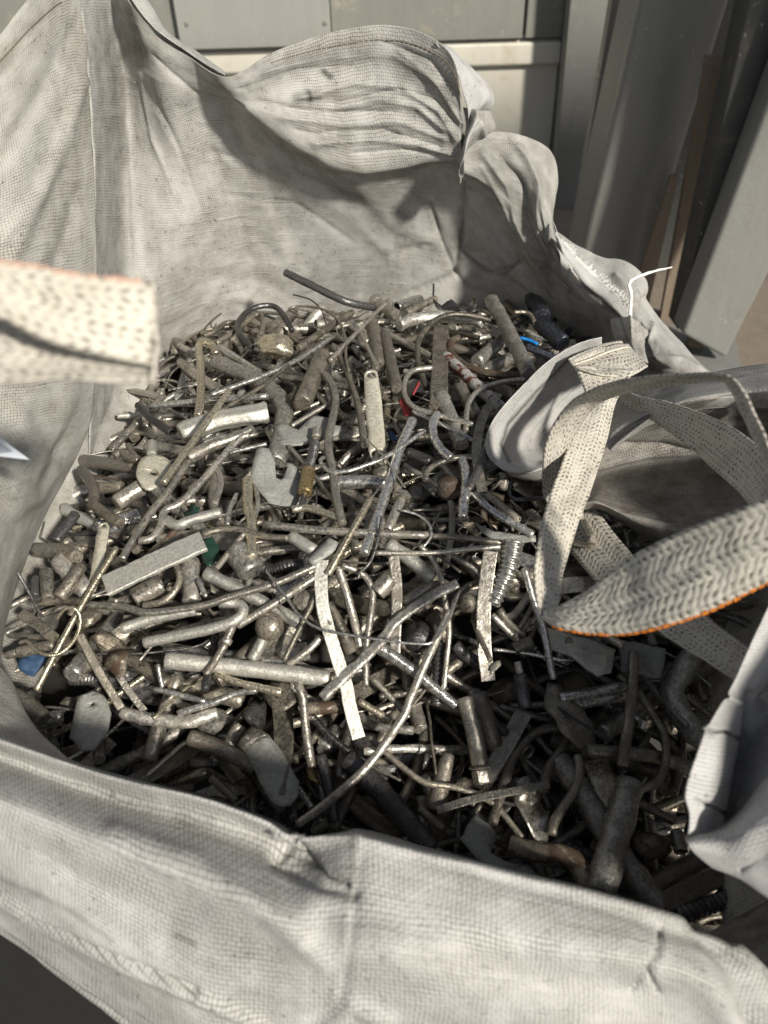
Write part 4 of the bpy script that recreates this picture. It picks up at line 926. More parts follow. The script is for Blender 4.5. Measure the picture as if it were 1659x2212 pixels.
X('steel_rod', 'rod with peeling white and maroon coating at the upper right', 'mottle', 82, .032, 'C 835,555 1000,710 1245,945', 'maroon and white rod', rough=.15)
X('steel_rod', 'long thick pitted pale rod sloping down at the upper right', 'pitted', 98, .045, 'C 1170,150 1290,370 1445,690', 'thick pitted rod')
X('flat_bar', 'upright dark grey ridged bar standing in the upper right middle', 'brown', 112, .028, 'C 805,350 795,650 785,930', 'dark ridged bar', th=.35)
X('steel_rod', 'dark straight rod with a round end left of the dark ridged bar', 'brown', 78, .040, 'C 400,400 440,600 485,795')
X('steel_rod', 'dark knurled grip standing above the cream link plate', 'brown', 96, .032, 'C 300,310 335,470 350,640', 'dark knurled grip', rough=.04)
X('steel_rod', 'dark stub with a ringed end in the upper left middle', 'brown', 118, .040, 'B 1240,550 1165,720 1088,900', 'dark ringed stub', rough=.03)
X('bent_rod', 'large dark hoop of rod arching over at the upper right', 'brown', 38, [.02, .035, .05, .06, .06, .055, .04], 'C 700,790 640,600 650,430 760,300 900,255 1080,275 1215,320', 'dark arched hoop')
X('bent_rod', 'curved steel rod bending under the dark arched hoop', 'steel', 38, .044, 'C 740,640 600,665 540,750 545,850 610,930 760,980 1040,1055', 'curved steel rod')
X('bent_rod', 'hooked rod coming out from under the curled white cloth lobe', 'steel', 38, .042, 'C 1410,725 1250,745 1100,795 1015,880 990,990 985,1100', None)
X('steel_rod', 'polished rod running parallel below the curved steel rod', 'bright', 34, .038, 'C 600,960 780,1040 1050,1175')
X('bent_rod', 'heavily twisted bright bar in the upper right middle', 'bright', 62, .044, 'C 780,975 745,1060 755,1150 810,1240 880,1300', 'twisted bright bar', rough=.15)
X('flat_bar', 'brown leaf shaped spring strip bowing down beside the white cloth lobe', 'brown', 66, .046, 'C 1220,830 1110,1000 1065,1200 1080,1400 1105,1540', 'brown bowed strip', th=.12)
X('steel_rod', 'dark stick leaning across the foot of the brown bowed strip', 'dark', 56, .046, 'C 1150,1170 1090,1360 1010,1510')
X('bent_rod', 'curved rod springing from the rusty round lump towards the right', 'steel', 42, .042, 'C 690,1460 715,1380 850,1310 980,1290 1080,1300')
X('bent_rod', 'wavy flattened bright bar below the brown bowed strip', 'bright', 70, .038, 'C 960,1300 985,1450 975,1600 F 785,120 780,265', 'wavy bright bar', rough=.14)
X('steel_tube', 'thick shiny pipe lying level under the zinc plate and grey rod', 'bright', 100, .016, 'C 40,1475 230,1470 410,1480', None, wall=.2)
X('steel_rod', 'fat polished pitted bar in the upper right middle below the ridged bar', 'pitted', 105, .028, 'C 800,840 870,1000 960,1200')
X('steel_rod', 'fat pitted bar just right of the ridged bar', 'steel', 92, .022, 'C 940,780 1010,900 1070,1010')
X('steel_rod', 'barrel shaped pin with ringed grooves, upper middle', 'dark', 75, .034, 'C 560,1255 640,1285 730,1325')
X('bent_rod', 'pale pitted crooked bar at the back of the pile', 'pitted', 80, .040, 'C 500,335 610,290 850,270 1000,285 1110,315', 'pale crooked bar')
X('bolt', 'large dark bolt lying at the back edge of the pile', 'steel', 70, .036, 'C 350,175 480,260', 'back edge bolt', sides=16, head=1.3)
X('steel_tube', 'short crumpled silver tube at the back edge of the pile', 'bright', 66, .034, 'C 480,200 570,165 650,140', None, rough=.25, flatten=.8)
X('steel_rod', 'dark straight rod beside the crumpled silver tube at the back', 'brown', 46, .042, 'C 555,245 660,190 765,140')
X('sheet_offcut', 'ragged dark strip of torn sheet at the back edge', 'dark', 80, .046, 'C 750,160 810,180 880,165 910,190 960,180 1045,200 1110,180 1105,215 1040,245 940,225 860,215 770,200', 'torn back strip', crumple=.008)
X('wire', 'short dark wire sticking straight up at the back edge', 'dark', 13, [.03, .06], 'C 748,135 752,35')
X('steel_rod', 'fat blue black oily bar at the back right', 'bluish', 118, .032, 'C 1520,310 1600,380 1690,470', 'blue black bar')
X('steel_rod', 'blue black rounded bar beyond the fat blue black one', 'bluish', 110, .024, 'C 1450,110 1490,180 1545,270')
X('steel_rod', 'pale thick rod lying just left of the thick pitted rod', 'pitted', 92, .022, 'C 1060,600 1160,520 1270,430')
X('steel_rod', 'grey thick rod tucked below the thick pitted rod', 'steel', 92, .012, 'C 1100,670 1230,610 1345,560')
X('wire', 'bright blue insulated wire end at the upper right', 'bluewire', 22, .034, 'C 1380,425 1440,440 1505,470', 'blue wire end')
X('steel_rod', 'black cable with stripped silver end near the blue wire', 'bluish', 50, .032, 'C 1430,490 1520,530 1650,575')
X('rag', 'small torn red rag in the upper middle', 'red', 60, .030, 'C 490,890 540,880 590,930 585,985 550,985 515,930', 'red rag')
X('rag', 'tiny sliver of red plastic above the red rag', 'red', 40, .030, 'C 640,735 655,745 650,775 610,830 590,835 620,780')
X('rag', 'small blue scrap of cloth right of the cream link plate', 'blue', 60, .020, 'C 420,1120 460,1110 490,1150 470,1165 430,1160', 'blue scrap')
X('wire', 'very thin straight wire across the cream link plate', 'steel', 12, .056, 'C 228,1120 390,1290 520,1480 545,1510')
X('steel_rod', 'slim straight rod leaning onto the top of the link plate', 'steel', 25, .050, 'C 215,372 345,645')
X('bent_rod', 'L shaped dark rod right of the rusty round lump', 'dark', 28, .030, 'C 1320,1445 1300,1540 1340,1595 1560,1588')
X('steel_rod', 'brown rod crossing behind the dark arched hoop', 'steel', 46, .030, 'C 430,405 580,480 740,565')
X('bent_rod', 'small hook of dark rod at the back right', 'brown', 30, .040, 'C 1335,240 1400,238 1450,255 1485,310')
X('bent_rod', 'long dark tapering rod sticking out over the back cloth', 'dark', 46, [.10, .085, .065, .04], 'B 965,-50 1150,40 1400,160 1610,205', 'long protruding rod')
X('wire', 'thin wire curling up in front of the back cloth', 'dark', 10, [.06, .055, .04, .03], 'B 1020,110 1150,150 1230,230 1265,345')
X('wire', 'long thin wire hooking over the back left edge', 'brown', 18, .046, 'B 1060,250 990,220 1060,195 1230,215 1350,300 1400,430 1405,560 1425,660')
X('bent_rod', 'big dark U shaped loop at the upper left edge of the pile', 'dark', 38, [.035, .045, .05, .055, .055, .05, .045, .035], 'B 725,495 640,410 622,325 690,235 800,192 900,205 970,290 1015,375', 'dark U loop')
X('bent_rod', 'brown bent rod inside the dark U loop', 'brown', 33, .038, 'B 465,465 620,360 740,262 790,260 802,320 790,400')
X('bent_rod', 'short wavy rod left of the dark U loop', 'brown', 36, .034, 'B 372,408 450,380 530,320 610,318 685,362', 'short wavy rod')
X('bent_rod', 'thick crooked rod with gold sheen at the upper left edge', 'gold', 52, [.038, .045, .05, .05, .05, .045, .035], 'B 330,995 352,850 350,620 338,490 375,450 430,475 465,545', 'crooked gold sheen rod')
X('steel_rod', 'smooth pale aluminium pin with a small tip, upper left', 'bright', 62, .028, 'B 480,490 620,580 775,675', None, taper=(1, .7))
X('steel_rod', 'bright rod in the diagonal bundle at the upper left', 'bright', 34, .046, 'B 430,838 830,690 1100,560 1300,420', 'diagonal rod bundle')
X('steel_rod', 'brown rod lowest in the diagonal bundle at the upper left', 'brown', 26, .046, 'B 475,965 820,760 1000,610 1260,430')
X('steel_rod', 'thick brown rod topmost in the diagonal bundle', 'brown', 46, .044, 'B 1060,500 1300,335 1450,238')
X('steel_rod', 'slim rod rising to the bolt from the diagonal bundle', 'steel', 28, .048, 'B 1290,590 1480,390 1690,175')
X('steel_tube', 'long chrome tube sticking out to the left from the pile', 'bright', 46, .036, 'B -20,922 400,882 840,848', 'chrome tube')
X('steel_tube', 'dark open tube end pointing out at the left edge', 'dark', 56, .028, 'A 1005,1100 1090,1190 1250,1300')
X('steel_rod', 'chunky ribbed grey casting lying in the upper left', 'pale', 160, .028, 'B 200,1120 450,1030 840,960', 'ribbed grey casting', rough=.16, prof=lambda a: (math.cos(a) * (1 + .07 * math.cos(7 * a)), .8 * math.sin(a) * (1 + .07 * math.cos(7 * a))), name='ribbed_casting')
X('bent_rod', 'fat pitted elbow bar curving down in the upper left middle', 'pitted', 118, .022, 'B 450,600 650,680 850,790 950,930 950,1070 900,1330', 'fat pitted elbow')
X('bent_rod', 'flattened slit rod below the ribbed grey casting', 'steel', 82, .036, 'B 255,1300 430,1210 600,1150 730,1080', None, taper=(1.2, .6))
X('bent_rod', 'long wavy rod standing left of the cream link plate', 'steel', 56, .046, 'B 1255,690 1312,780 1330,900 1300,1050 1275,1200 1310,1400 E 1150,110 1195,300', 'long wavy rod')
X('steel_rod', 'dark straight rod running down beside the link plate', 'brown', 44, .044, 'B 1310,480 1400,640 1490,900 1540,1210')
X('steel_rod', 'thick bright rod standing left of the jagged zinc plate', 'gold', 76, .036, 'B 690,1450 695,1659 E 535,270 540,545', 'thick upright bright rod')
X('steel_rod', 'thin shiny rod across the fat pitted elbow', 'bright', 30, .040, 'B 560,1260 700,1225 830,1195')
X('steel_rod', 'thin rod slanting up to the long wavy rod', 'steel', 32, .034, 'B 1010,1065 1200,950 1310,890')
X('steel_rod', 'slim pin with a domed end lying above the star offcut', 'steel', 46, .030, 'B 920,705 1200,745 1500,800')
X('steel_rod', 'slim steel rod sloping right from the jagged zinc plate', 'steel', 30, .034, 'B 990,1210 1150,1390 1330,1630')
X('bent_rod', 'steel rod with a hooked end crossing the foot of the link plate', 'bright', 30, .050, 'B 1250,1290 1220,1320 1280,1390 1400,1395 C 230,1360 420,1280 690,1098', 'hooked crossing rod')
X('bent_rod', 'rod bending down beside the holed cream disc', 'steel', 46, .034, 'B 470,1365 495,1480 450,1640')
X('steel_rod', 'dull brown flattened rod at the far left edge', 'brown', 90, .02, 'A 600,1500 800,1525 990,1555')
X('bent_rod', 'small curved brown rod at the far left edge', 'brown', 52, .034, 'A 830,1470 880,1440 940,1485 1010,1495')
X('steel_rod', 'tiny brown stub end at the far left edge', 'brown', 40, .034, 'A 930,1385 965,1455')
X('bent_rod', 'thick crooked brown rod hanging down the left edge', 'brown', 74, .03, 'A 590,1560 680,1690 680,1800 D 700,180 790,245 880,300', 'crooked brown edge rod')
X('steel_rod', 'thick dark rod under the crooked brown one at the left', 'brown', 85, .012, 'A 705,1700 890,1690')
X('steel_rod', 'short fat bar with a shiny upper side left of the disc', 'steel', 112, .03, 'A 840,1810 1030,1690', 'short fat shiny bar')
X('bent_rod', 'long wavy steel rod crossing left to centre in front', 'steel', 52, [.036, .04, .042, .042, .042, .042, .04], 'D 650,888 900,905 1080,945 1450,900 E 400,825 700,735 1000,605', 'long wavy front rod')
X('bent_rod', 'short rod end at the left of the long wavy front rod', 'brown', 58, .028, 'D 270,882 440,855 600,872')
X('bent_rod', 'long pale hairpin bar bent back on itself left of centre', 'pale', 78, .034, 'D 1045,1165 1300,1110 E 250,1060 420,1000 475,930 440,880 300,870', 'pale hairpin bar', rough=.06)
X('steel_rod', 'thick pale rod lying above the pale hairpin bar', 'pale', 80, .036, 'D 880,1065 1100,990 1420,925', 'thick pale rod', rough=.06)
X('bent_rod', 'tan hooked rod curling at the lower left edge', 'gold', 27, [.05, .055, .055, .05, .045, .042, .042, .045, .04], 'D 415,985 470,918 545,915 585,985 570,1085 520,1170 430,1245 330,1250 245,1205 200,1150 140,1165', 'tan hooked rod')
X('steel_rod', 'tan rod poking out at the lower left edge', 'brown', 42, .03, 'D 65,1110 370,1125')
X('flat_bar', 'brown flat rod fanned out above the tan rod', 'brown', 72, .032, 'D 155,950 270,1030 400,1135', None, th=.4)
X('bolt', 'thick brown bolt pointing left at the lower left edge', 'brown', 84, .026, 'D 130,1235 400,1175', None, head=.7, sides=16, hlen=2.2)
X('rag', 'blue cloth scrap at the lower left edge', 'blue', 90, .008, 'D 120,1280 240,1250 370,1270 330,1340 235,1420 140,1360', 'blue rag', tilt=(.2, .3))
X('sheet_offcut', 'rusty crumpled sheet at the lower left', 'rust', 100, .034, 'D 620,1110 720,1080 880,1130 960,1200 950,1300 910,1400 850,1420 760,1330 740,1230 690,1160', 'rusty crumpled sheet', crumple=.014)
X('metal_lump', 'brown stone like lump beside the rusty crumpled sheet', 'brown', 210, .01, 'D 640,1290', None, ax=(1, .9, .6))
X('flat_bar', 'dark angle bar leaning down from the rusty crumpled sheet', 'brown', 58, .042, 'D 580,1110 700,1340 880,1640', 'dark angle bar', th=.5)
X('flat_bar', 'thin bent strip right of the dark angle bar', 'steel', 48, .034, 'D 860,1400 940,1520 1050,1660', None, th=.3)
X('steel_rod', 'fat brown rod lying in shade at the front left corner', 'brown', 130, .014, 'D 60,1540 180,1600 320,1720', 'fat shaded corner rod')
X('metal_plate', 'small dull plate with a tiny hole at the front left', 'zinc', 60, .03, 'O 168,1506 200,1492 228,1505 240,1540 232,1575 205,1618 175,1622 150,1592 160,1550', 'dull holed plate', holes=((199, 1520, 4),), th=.003)
X('steel_rod', 'thick brown tapered rod near the left edge, second from the strip', 'brown', 100, .032, 'D 590,600 520,720 430,840', None, taper=(.85, 1.1))
X('bent_rod', 'fat pitted rod behind the brown tapered rod at the left', 'pitted', 125, .018, 'D 430,560 540,700 650,800', 'fat pitted left rod')
X('bent_rod', 'smooth brown handle shaped bar at the left edge', 'brown', 110, .022, 'D 270,490 420,500 560,545', 'brown handle bar')
X('steel_rod', 'shiny edged thick rod standing at the left edge', 'steel', 92, .028, 'D 335,640 350,850')
X('steel_rod', 'dark upright rod at the far left beside the shiny one', 'dark', 66, .026, 'D 265,690 255,830')
X('wire', 'dark wire leaning out against the left cloth', 'dark', 21, [.08, .06, .03], 'D 112,625 200,780 305,975', 'leaning dark wire')
X('steel_rod', 'dark glassy rod against the left cloth', 'dark', 72, .02, 'D 405,430 550,225', 'dark glassy rod')
X('bent_rod', 'snaking rod dropping from the disc to the broad pale bar', 'steel', 50, .038, 'B 700,1130 600,1190 D 1350,115 1200,205 1165,320 1100,405 1010,425', 'snaking rod')
X('bent_rod', 'pale curved rod just above the broad pale bar', 'pale', 72, .036, 'D 1200,275 1290,310 1400,270 1605,215', 'pale curved rod', rough=.1)
X('bent_rod', 'thin bent rod right beside the long polished rod', 'steel', 50, .036, 'A 1370,1500 D 1240,40 1100,215 960,430 885,560')
X('rag', 'dark green film scrap above the broad pale bar', 'green', 60, .026, 'D 1330,220 1390,170 1450,210 1420,260 1350,270', 'green scrap')
X('rag', 'dark green plastic shred at the right end of the broad pale bar', 'green', 60, .022, 'D 1470,400 1540,390 1590,450 1560,540 1530,620 1490,590 1460,500')
X('bent_rod', 'rod curving round beneath the broad pale bar', 'brown', 50, .026, 'D 1280,600 1305,700 1260,800 1180,865 1040,895')
X('steel_tube', 'wide tube with a polished mouth below the broad pale bar', 'steel', 165, .006, 'D 1180,735 1080,790 980,850', None, wall=.15)
X('steel_rod', 'fat rough bar standing right of the broad pale bar', 'pitted', 135, .014, 'D 1380,560 1385,700 1390,870', None, rough=.14)
X('bolt', 'slim pin with a ringed collar across the thick level pipe', 'steel', 56, .048, 'E 345,1170 270,1300 200,1395', 'collared pin', head=1.35, sides=16)
X('steel_rod', 'stub rising from the collar of the pin', 'steel', 58, .05, 'E 400,1040 355,1140')
X('steel_rod', 'small shiny valve pin standing left of the thick level pipe', 'bright', 34, .034, 'D 1145,1320 1160,1400 1180,1490')
X('steel_rod', 'slim bright rod lying just above the front shade line, left', 'bright', 40, .034, 'D 1120,1500 1300,1540 1490,1590', 'slim bright front rod')
X('bent_rod', 'bright rod sloping up towards the flattened tube in front', 'bright', 46, .036, 'G 0,350 250,270 390,215 520,195', None)
X('bent_rod', 'dull thick rod end at the front left pointing left', 'pitted', 27, .028, 'O 262,1538 320,1552 400,1560 470,1540', 'dull thick front rod')
X('steel_rod', 'polished rod running up from the collared pin to the strap', 'steel', 60, .036, 'E 430,1040 700,880 1000,685', 'polished diagonal rod')
X('steel_rod', 'brown slim rod crossing under the whitish strap', 'brown', 42, .036, 'E 770,1295 860,1110 1000,830')
X('bent_rod', 'rod curving up left of the whitish strap', 'steel', 55, .030, 'E 800,1325 950,1215 1045,1115')
X('steel_rod', 'long straight rod right of the whitish strap', 'steel', 60, .036, 'E 1165,610 1250,890 1325,1195', 'straight rod beside the strap')
X('steel_rod', 'tapering blunt punch lying against the whitish strap', 'brown', 100, .030, 'E 1095,870 1180,1050 1265,1240', 'tapering punch', taper=(.6, 1.15))
X('bent_rod', 'smooth rod bending down from the centre towards the front', 'steel', 50, .042, 'E 1190,600 1340,665 1412,780 1402,950 1368,1200 1365,1475', 'smooth bent rod')
X('wire', 'long thin bright wire swinging across the centre front', 'bright', 19, .054, 'E 640,640 800,850 870,950 1000,1050 1200,1100 F 200,1145 430,1170 570,1150 680,970 750,800', 'long bright wire')
X('steel_tube', 'short open cut tube right of the smooth bent rod', 'steel', 130, .030, 'E 1540,695 1500,740 1445,800', 'open cut tube', wall=.1)
X('bent_rod', 'flattened golden tube piece below the spring pin', 'gold', 52, .040, 'E 830,200 930,185 1080,225 1165,262', None)
X('bent_rod', 'dark rod snaking right from the broad pale bar', 'brown', 46, .038, 'E 180,375 330,340 480,348 620,390 800,405', 'dark snaking rod')
X('steel_rod', 'thin rod slanting beneath the dark snaking rod', 'steel', 42, .036, 'E 560,290 480,375 280,625')
X('bent_rod', 'curved strip bowing down from the thick upright bright rod', 'steel', 38, .034, 'E 560,10 580,150 545,280 490,345')
X('bent_rod', 'curved bright rod left of the thick upright bright rod', 'bright', 36, .028, 'E 430,85 380,190 360,310')
X('metal_plate', 'small riveted lug plate near the centre', 'zinc', 70, .038, 'E 935,560 980,510 1060,440 1100,400 1150,395 1165,470 1090,530 980,590', 'riveted lug', th=.004)
X('sheet_offcut', 'thin triangular offcut above the rough faced bar', 'steel', 60, .034, 'E 495,470 560,400 660,425 560,450')
X('bent_rod', 'shiny flattened tube lying in front of the thick level pipe', 'gold', 56, .040, 'E 270,1385 420,1445 600,1490 752,1525', 'flattened shiny tube', taper=(.7, 1.1))
X('bent_rod', 'upright brown rod dropping into the shade at centre front', 'steel', 62, .034, 'E 870,1450 905,1560 G 820,280 840,480 875,700', 'upright front rod')
X('metal_lump', 'spring washer shaped casting near the whitish strap', 'steel', 190, .012, 'E 935,850', None, ax=(1, 1, .5))
X('steel_rod', 'small shiny rod standing on the long wavy front rod', 'bright', 36, .034, 'E 150,705 205,830')
X('bent_rod', 'slim dark rod hooking down over the ringed level tube', 'dark', 21, .052, 'E 1480,250 1450,430 1395,580 1320,655 1312,700')
X('steel_rod', 'pale pitted thick rod running right under the wavy front rod', 'pale', 95, .022, 'E 195,655 350,730 600,860 900,1030', 'pale thick rod under the wavy one', rough=.08)
X('bent_rod', 'stubby pale pitted bar above the riveted lug', 'pale', 92, .026, 'E 820,385 900,440 995,500', None, rough=.1)
X('bolt', 'hex headed bolt right of the thick smooth grey rod', 'steel', 66, .040, 'F 335,120 280,240 232,345', 'hex headed bolt', flange=True)
X('steel_rod', 'long thin level rod below the ringed level tube', 'steel', 36, .044, 'F 145,512 550,512 840,482 1050,468', 'thin level rod')
X('coil_spring', 'fine shiny screw thread lying right of centre', 'steel', 42, .036, 'F 955,90 1070,180 1190,275', 'fine shiny thread')
X('steel_rod', 'bright rod next to the fine shiny thread', 'bright', 52, .036, 'F 840,65 1000,210 1290,380')
X('bent_rod', 'long rod snaking down right of the pale ridged bar', 'steel', 40, .038, 'F 460,450 560,560 630,720 650,870 680,1060 660,1300 640,1500', 'long snaking right rod')
X('metal_plate', 'pale torn strip left of the fat flexible conduit', 'zinc', 60, .026, 'F 865,290 930,320 1010,350 1200,380 1310,385 1310,430 1100,420 980,400 920,360')
X('bent_rod', 'rod curving down behind the slotted strip', 'steel', 42, .032, 'F 700,530 850,620 930,700')
X('steel_rod', 'thick pale rod below the hex headed bolt', 'pale', 105, .022, 'F 235,445 400,560 560,700', 'thick pale rod by the bolt', rough=.07)
X('steel_rod', 'thick dull rod under the pale ridged bar', 'steel', 112, .012, 'F 350,890 560,740')
X('flat_bar', 'angled channel strip running down left of the dark ball', 'steel', 80, .028, 'F 275,540 300,800 285,1250', None, th=.5)
X('metal_lump', 'dark brown dented ball right of the open cut tube', 'dark', 225, .012, 'F 450,1125', 'dark brown ball', amp=.08)
X('metal_lump', 'grey ball with a hex recess left of the slotted strip', 'brown', 140, .028, 'F 818,870', 'grey recessed ball', amp=.05)
X('flexible_conduit', 'dark narrow ribbed conduit hanging in front of the dark ball', 'dark', 80, .022, 'F 620,1160 600,1400 585,1620', 'dark ribbed conduit', pitch=.8)
X('steel_tube', 'short open tube right of the slotted strip', 'brown', 92, .034, 'F 1145,1215 1210,1180 1280,1160', 'short open tube', wall=.3)
X('bent_rod', 'flattened bright strip bar left of the webbing tip', 'bright', 56, .040, 'F 1225,620 1290,850 1360,1050 1400,1250 1435,1430', 'flattened bright bar')
X('steel_rod', 'dull rod right of the slotted strip heading for the open tube', 'steel', 52, .032, 'F 990,960 1090,1060 1185,1155')
X('bent_rod', 'brown rod curving right beside the slotted strip', 'brown', 56, .030, 'F 1040,920 1120,1030 1225,1110')
X('bent_rod', 'thin bright rod lying level beyond the short open tube', 'bright', 28, .038, 'F 1000,1212 1250,1242 1500,1290 1640,1268')
X('wire', 'bright wire loop around the end of the ringed level tube', 'bright', 18, .052, 'F 330,200 460,240 540,315 545,400 490,470', 'bright wire loop')
X('steel_rod', 'black rod with a lighter stub end in the shade', 'dark', 98, .036, 'F 1190,1390 1205,1480 1235,1640', 'black stub ended rod')
X('steel_rod', 'light stub on top of the black rod', 'steel', 58, .038, 'F 1175,1300 1195,1395')
X('steel_rod', 'fat rounded brown rod standing in the front shade', 'dark', 112, .02, 'F 860,1500 890,1640 O 1075,1580')
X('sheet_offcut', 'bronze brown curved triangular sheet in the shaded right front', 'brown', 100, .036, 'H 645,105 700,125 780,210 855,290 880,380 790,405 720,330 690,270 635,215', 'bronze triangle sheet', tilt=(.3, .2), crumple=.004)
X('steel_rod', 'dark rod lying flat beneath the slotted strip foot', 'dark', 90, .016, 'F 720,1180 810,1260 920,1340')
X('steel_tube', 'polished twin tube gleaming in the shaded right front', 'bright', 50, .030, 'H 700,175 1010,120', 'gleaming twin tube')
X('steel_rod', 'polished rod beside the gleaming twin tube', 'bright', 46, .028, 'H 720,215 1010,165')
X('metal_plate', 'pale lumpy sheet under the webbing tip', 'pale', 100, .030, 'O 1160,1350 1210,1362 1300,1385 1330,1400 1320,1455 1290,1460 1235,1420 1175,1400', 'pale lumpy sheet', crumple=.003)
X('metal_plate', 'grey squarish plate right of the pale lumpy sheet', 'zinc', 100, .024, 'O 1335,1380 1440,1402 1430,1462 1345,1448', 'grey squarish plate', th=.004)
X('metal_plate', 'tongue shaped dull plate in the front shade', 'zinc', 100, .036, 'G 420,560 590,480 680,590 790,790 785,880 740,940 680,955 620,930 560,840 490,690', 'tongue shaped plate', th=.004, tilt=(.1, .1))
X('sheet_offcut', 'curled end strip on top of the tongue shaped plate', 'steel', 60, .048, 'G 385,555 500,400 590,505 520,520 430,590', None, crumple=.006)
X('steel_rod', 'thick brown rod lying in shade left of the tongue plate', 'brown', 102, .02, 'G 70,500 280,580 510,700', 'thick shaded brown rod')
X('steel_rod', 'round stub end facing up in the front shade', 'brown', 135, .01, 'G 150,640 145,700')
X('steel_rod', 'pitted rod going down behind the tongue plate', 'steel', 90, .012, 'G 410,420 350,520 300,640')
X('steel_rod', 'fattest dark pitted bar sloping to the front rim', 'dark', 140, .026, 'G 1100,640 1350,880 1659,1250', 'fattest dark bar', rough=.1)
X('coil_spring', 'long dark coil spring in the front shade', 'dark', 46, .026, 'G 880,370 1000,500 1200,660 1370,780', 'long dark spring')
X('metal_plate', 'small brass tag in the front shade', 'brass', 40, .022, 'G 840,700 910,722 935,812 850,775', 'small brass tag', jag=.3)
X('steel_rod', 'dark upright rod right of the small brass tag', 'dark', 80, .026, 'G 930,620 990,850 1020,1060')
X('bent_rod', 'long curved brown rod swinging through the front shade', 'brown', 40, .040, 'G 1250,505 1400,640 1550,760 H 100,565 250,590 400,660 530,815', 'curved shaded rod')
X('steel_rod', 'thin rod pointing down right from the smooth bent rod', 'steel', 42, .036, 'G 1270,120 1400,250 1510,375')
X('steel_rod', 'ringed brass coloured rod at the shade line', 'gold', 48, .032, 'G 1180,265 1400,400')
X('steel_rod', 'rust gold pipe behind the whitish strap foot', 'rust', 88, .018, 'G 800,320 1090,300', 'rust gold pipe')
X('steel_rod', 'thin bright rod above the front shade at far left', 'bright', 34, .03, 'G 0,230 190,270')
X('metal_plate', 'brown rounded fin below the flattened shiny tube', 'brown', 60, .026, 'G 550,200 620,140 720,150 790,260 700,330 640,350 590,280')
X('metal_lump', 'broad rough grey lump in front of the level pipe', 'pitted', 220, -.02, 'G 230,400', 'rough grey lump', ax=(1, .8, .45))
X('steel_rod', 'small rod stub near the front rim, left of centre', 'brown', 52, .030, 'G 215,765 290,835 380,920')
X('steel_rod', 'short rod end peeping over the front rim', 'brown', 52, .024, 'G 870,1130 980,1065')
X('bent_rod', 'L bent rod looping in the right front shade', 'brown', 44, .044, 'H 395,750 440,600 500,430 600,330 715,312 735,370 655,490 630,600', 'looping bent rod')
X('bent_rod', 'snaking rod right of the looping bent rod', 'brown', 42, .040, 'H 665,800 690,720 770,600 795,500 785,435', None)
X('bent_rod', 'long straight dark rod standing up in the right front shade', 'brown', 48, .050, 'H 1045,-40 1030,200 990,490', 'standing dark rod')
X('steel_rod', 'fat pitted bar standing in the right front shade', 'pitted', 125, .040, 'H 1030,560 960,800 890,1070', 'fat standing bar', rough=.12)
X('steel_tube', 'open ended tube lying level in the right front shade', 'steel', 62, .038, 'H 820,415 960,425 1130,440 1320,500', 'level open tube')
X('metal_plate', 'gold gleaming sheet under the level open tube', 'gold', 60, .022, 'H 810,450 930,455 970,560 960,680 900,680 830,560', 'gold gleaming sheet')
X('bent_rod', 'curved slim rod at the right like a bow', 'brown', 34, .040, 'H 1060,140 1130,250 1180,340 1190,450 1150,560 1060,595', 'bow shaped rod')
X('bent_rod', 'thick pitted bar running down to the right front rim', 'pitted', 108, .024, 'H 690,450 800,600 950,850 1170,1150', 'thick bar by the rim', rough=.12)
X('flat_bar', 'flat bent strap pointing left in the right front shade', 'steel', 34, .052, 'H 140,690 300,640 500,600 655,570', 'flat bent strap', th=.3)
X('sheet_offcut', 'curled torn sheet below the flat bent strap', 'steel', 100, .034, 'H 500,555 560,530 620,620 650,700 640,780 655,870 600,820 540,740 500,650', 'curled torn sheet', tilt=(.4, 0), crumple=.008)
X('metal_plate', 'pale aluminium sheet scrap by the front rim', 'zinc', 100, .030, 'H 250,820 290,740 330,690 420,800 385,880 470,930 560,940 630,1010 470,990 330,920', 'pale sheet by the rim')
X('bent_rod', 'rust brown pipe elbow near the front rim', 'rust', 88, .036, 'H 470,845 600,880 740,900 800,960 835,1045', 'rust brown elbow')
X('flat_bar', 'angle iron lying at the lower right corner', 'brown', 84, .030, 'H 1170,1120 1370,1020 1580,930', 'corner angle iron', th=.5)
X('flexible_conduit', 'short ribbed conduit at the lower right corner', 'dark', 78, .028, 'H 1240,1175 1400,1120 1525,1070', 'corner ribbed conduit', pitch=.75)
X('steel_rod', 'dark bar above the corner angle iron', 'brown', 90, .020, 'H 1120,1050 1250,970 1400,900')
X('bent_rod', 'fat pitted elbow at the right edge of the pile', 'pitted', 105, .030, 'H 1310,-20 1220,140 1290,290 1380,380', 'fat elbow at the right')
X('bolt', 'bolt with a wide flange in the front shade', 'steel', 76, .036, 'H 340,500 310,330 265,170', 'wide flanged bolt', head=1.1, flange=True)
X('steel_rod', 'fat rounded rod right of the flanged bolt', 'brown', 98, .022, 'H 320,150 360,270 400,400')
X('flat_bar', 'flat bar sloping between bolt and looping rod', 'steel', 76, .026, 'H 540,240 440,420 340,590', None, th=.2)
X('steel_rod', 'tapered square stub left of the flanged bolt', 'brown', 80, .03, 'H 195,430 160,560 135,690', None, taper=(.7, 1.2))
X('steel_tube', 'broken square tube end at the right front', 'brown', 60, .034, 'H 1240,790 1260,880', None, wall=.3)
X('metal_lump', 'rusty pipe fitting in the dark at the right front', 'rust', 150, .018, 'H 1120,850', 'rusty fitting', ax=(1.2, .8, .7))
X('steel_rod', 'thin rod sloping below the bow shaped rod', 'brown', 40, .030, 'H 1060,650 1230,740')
X('steel_rod', 'small rod stub by the curved shaded rod', 'brown', 42, .036, 'H 60,680 170,775')
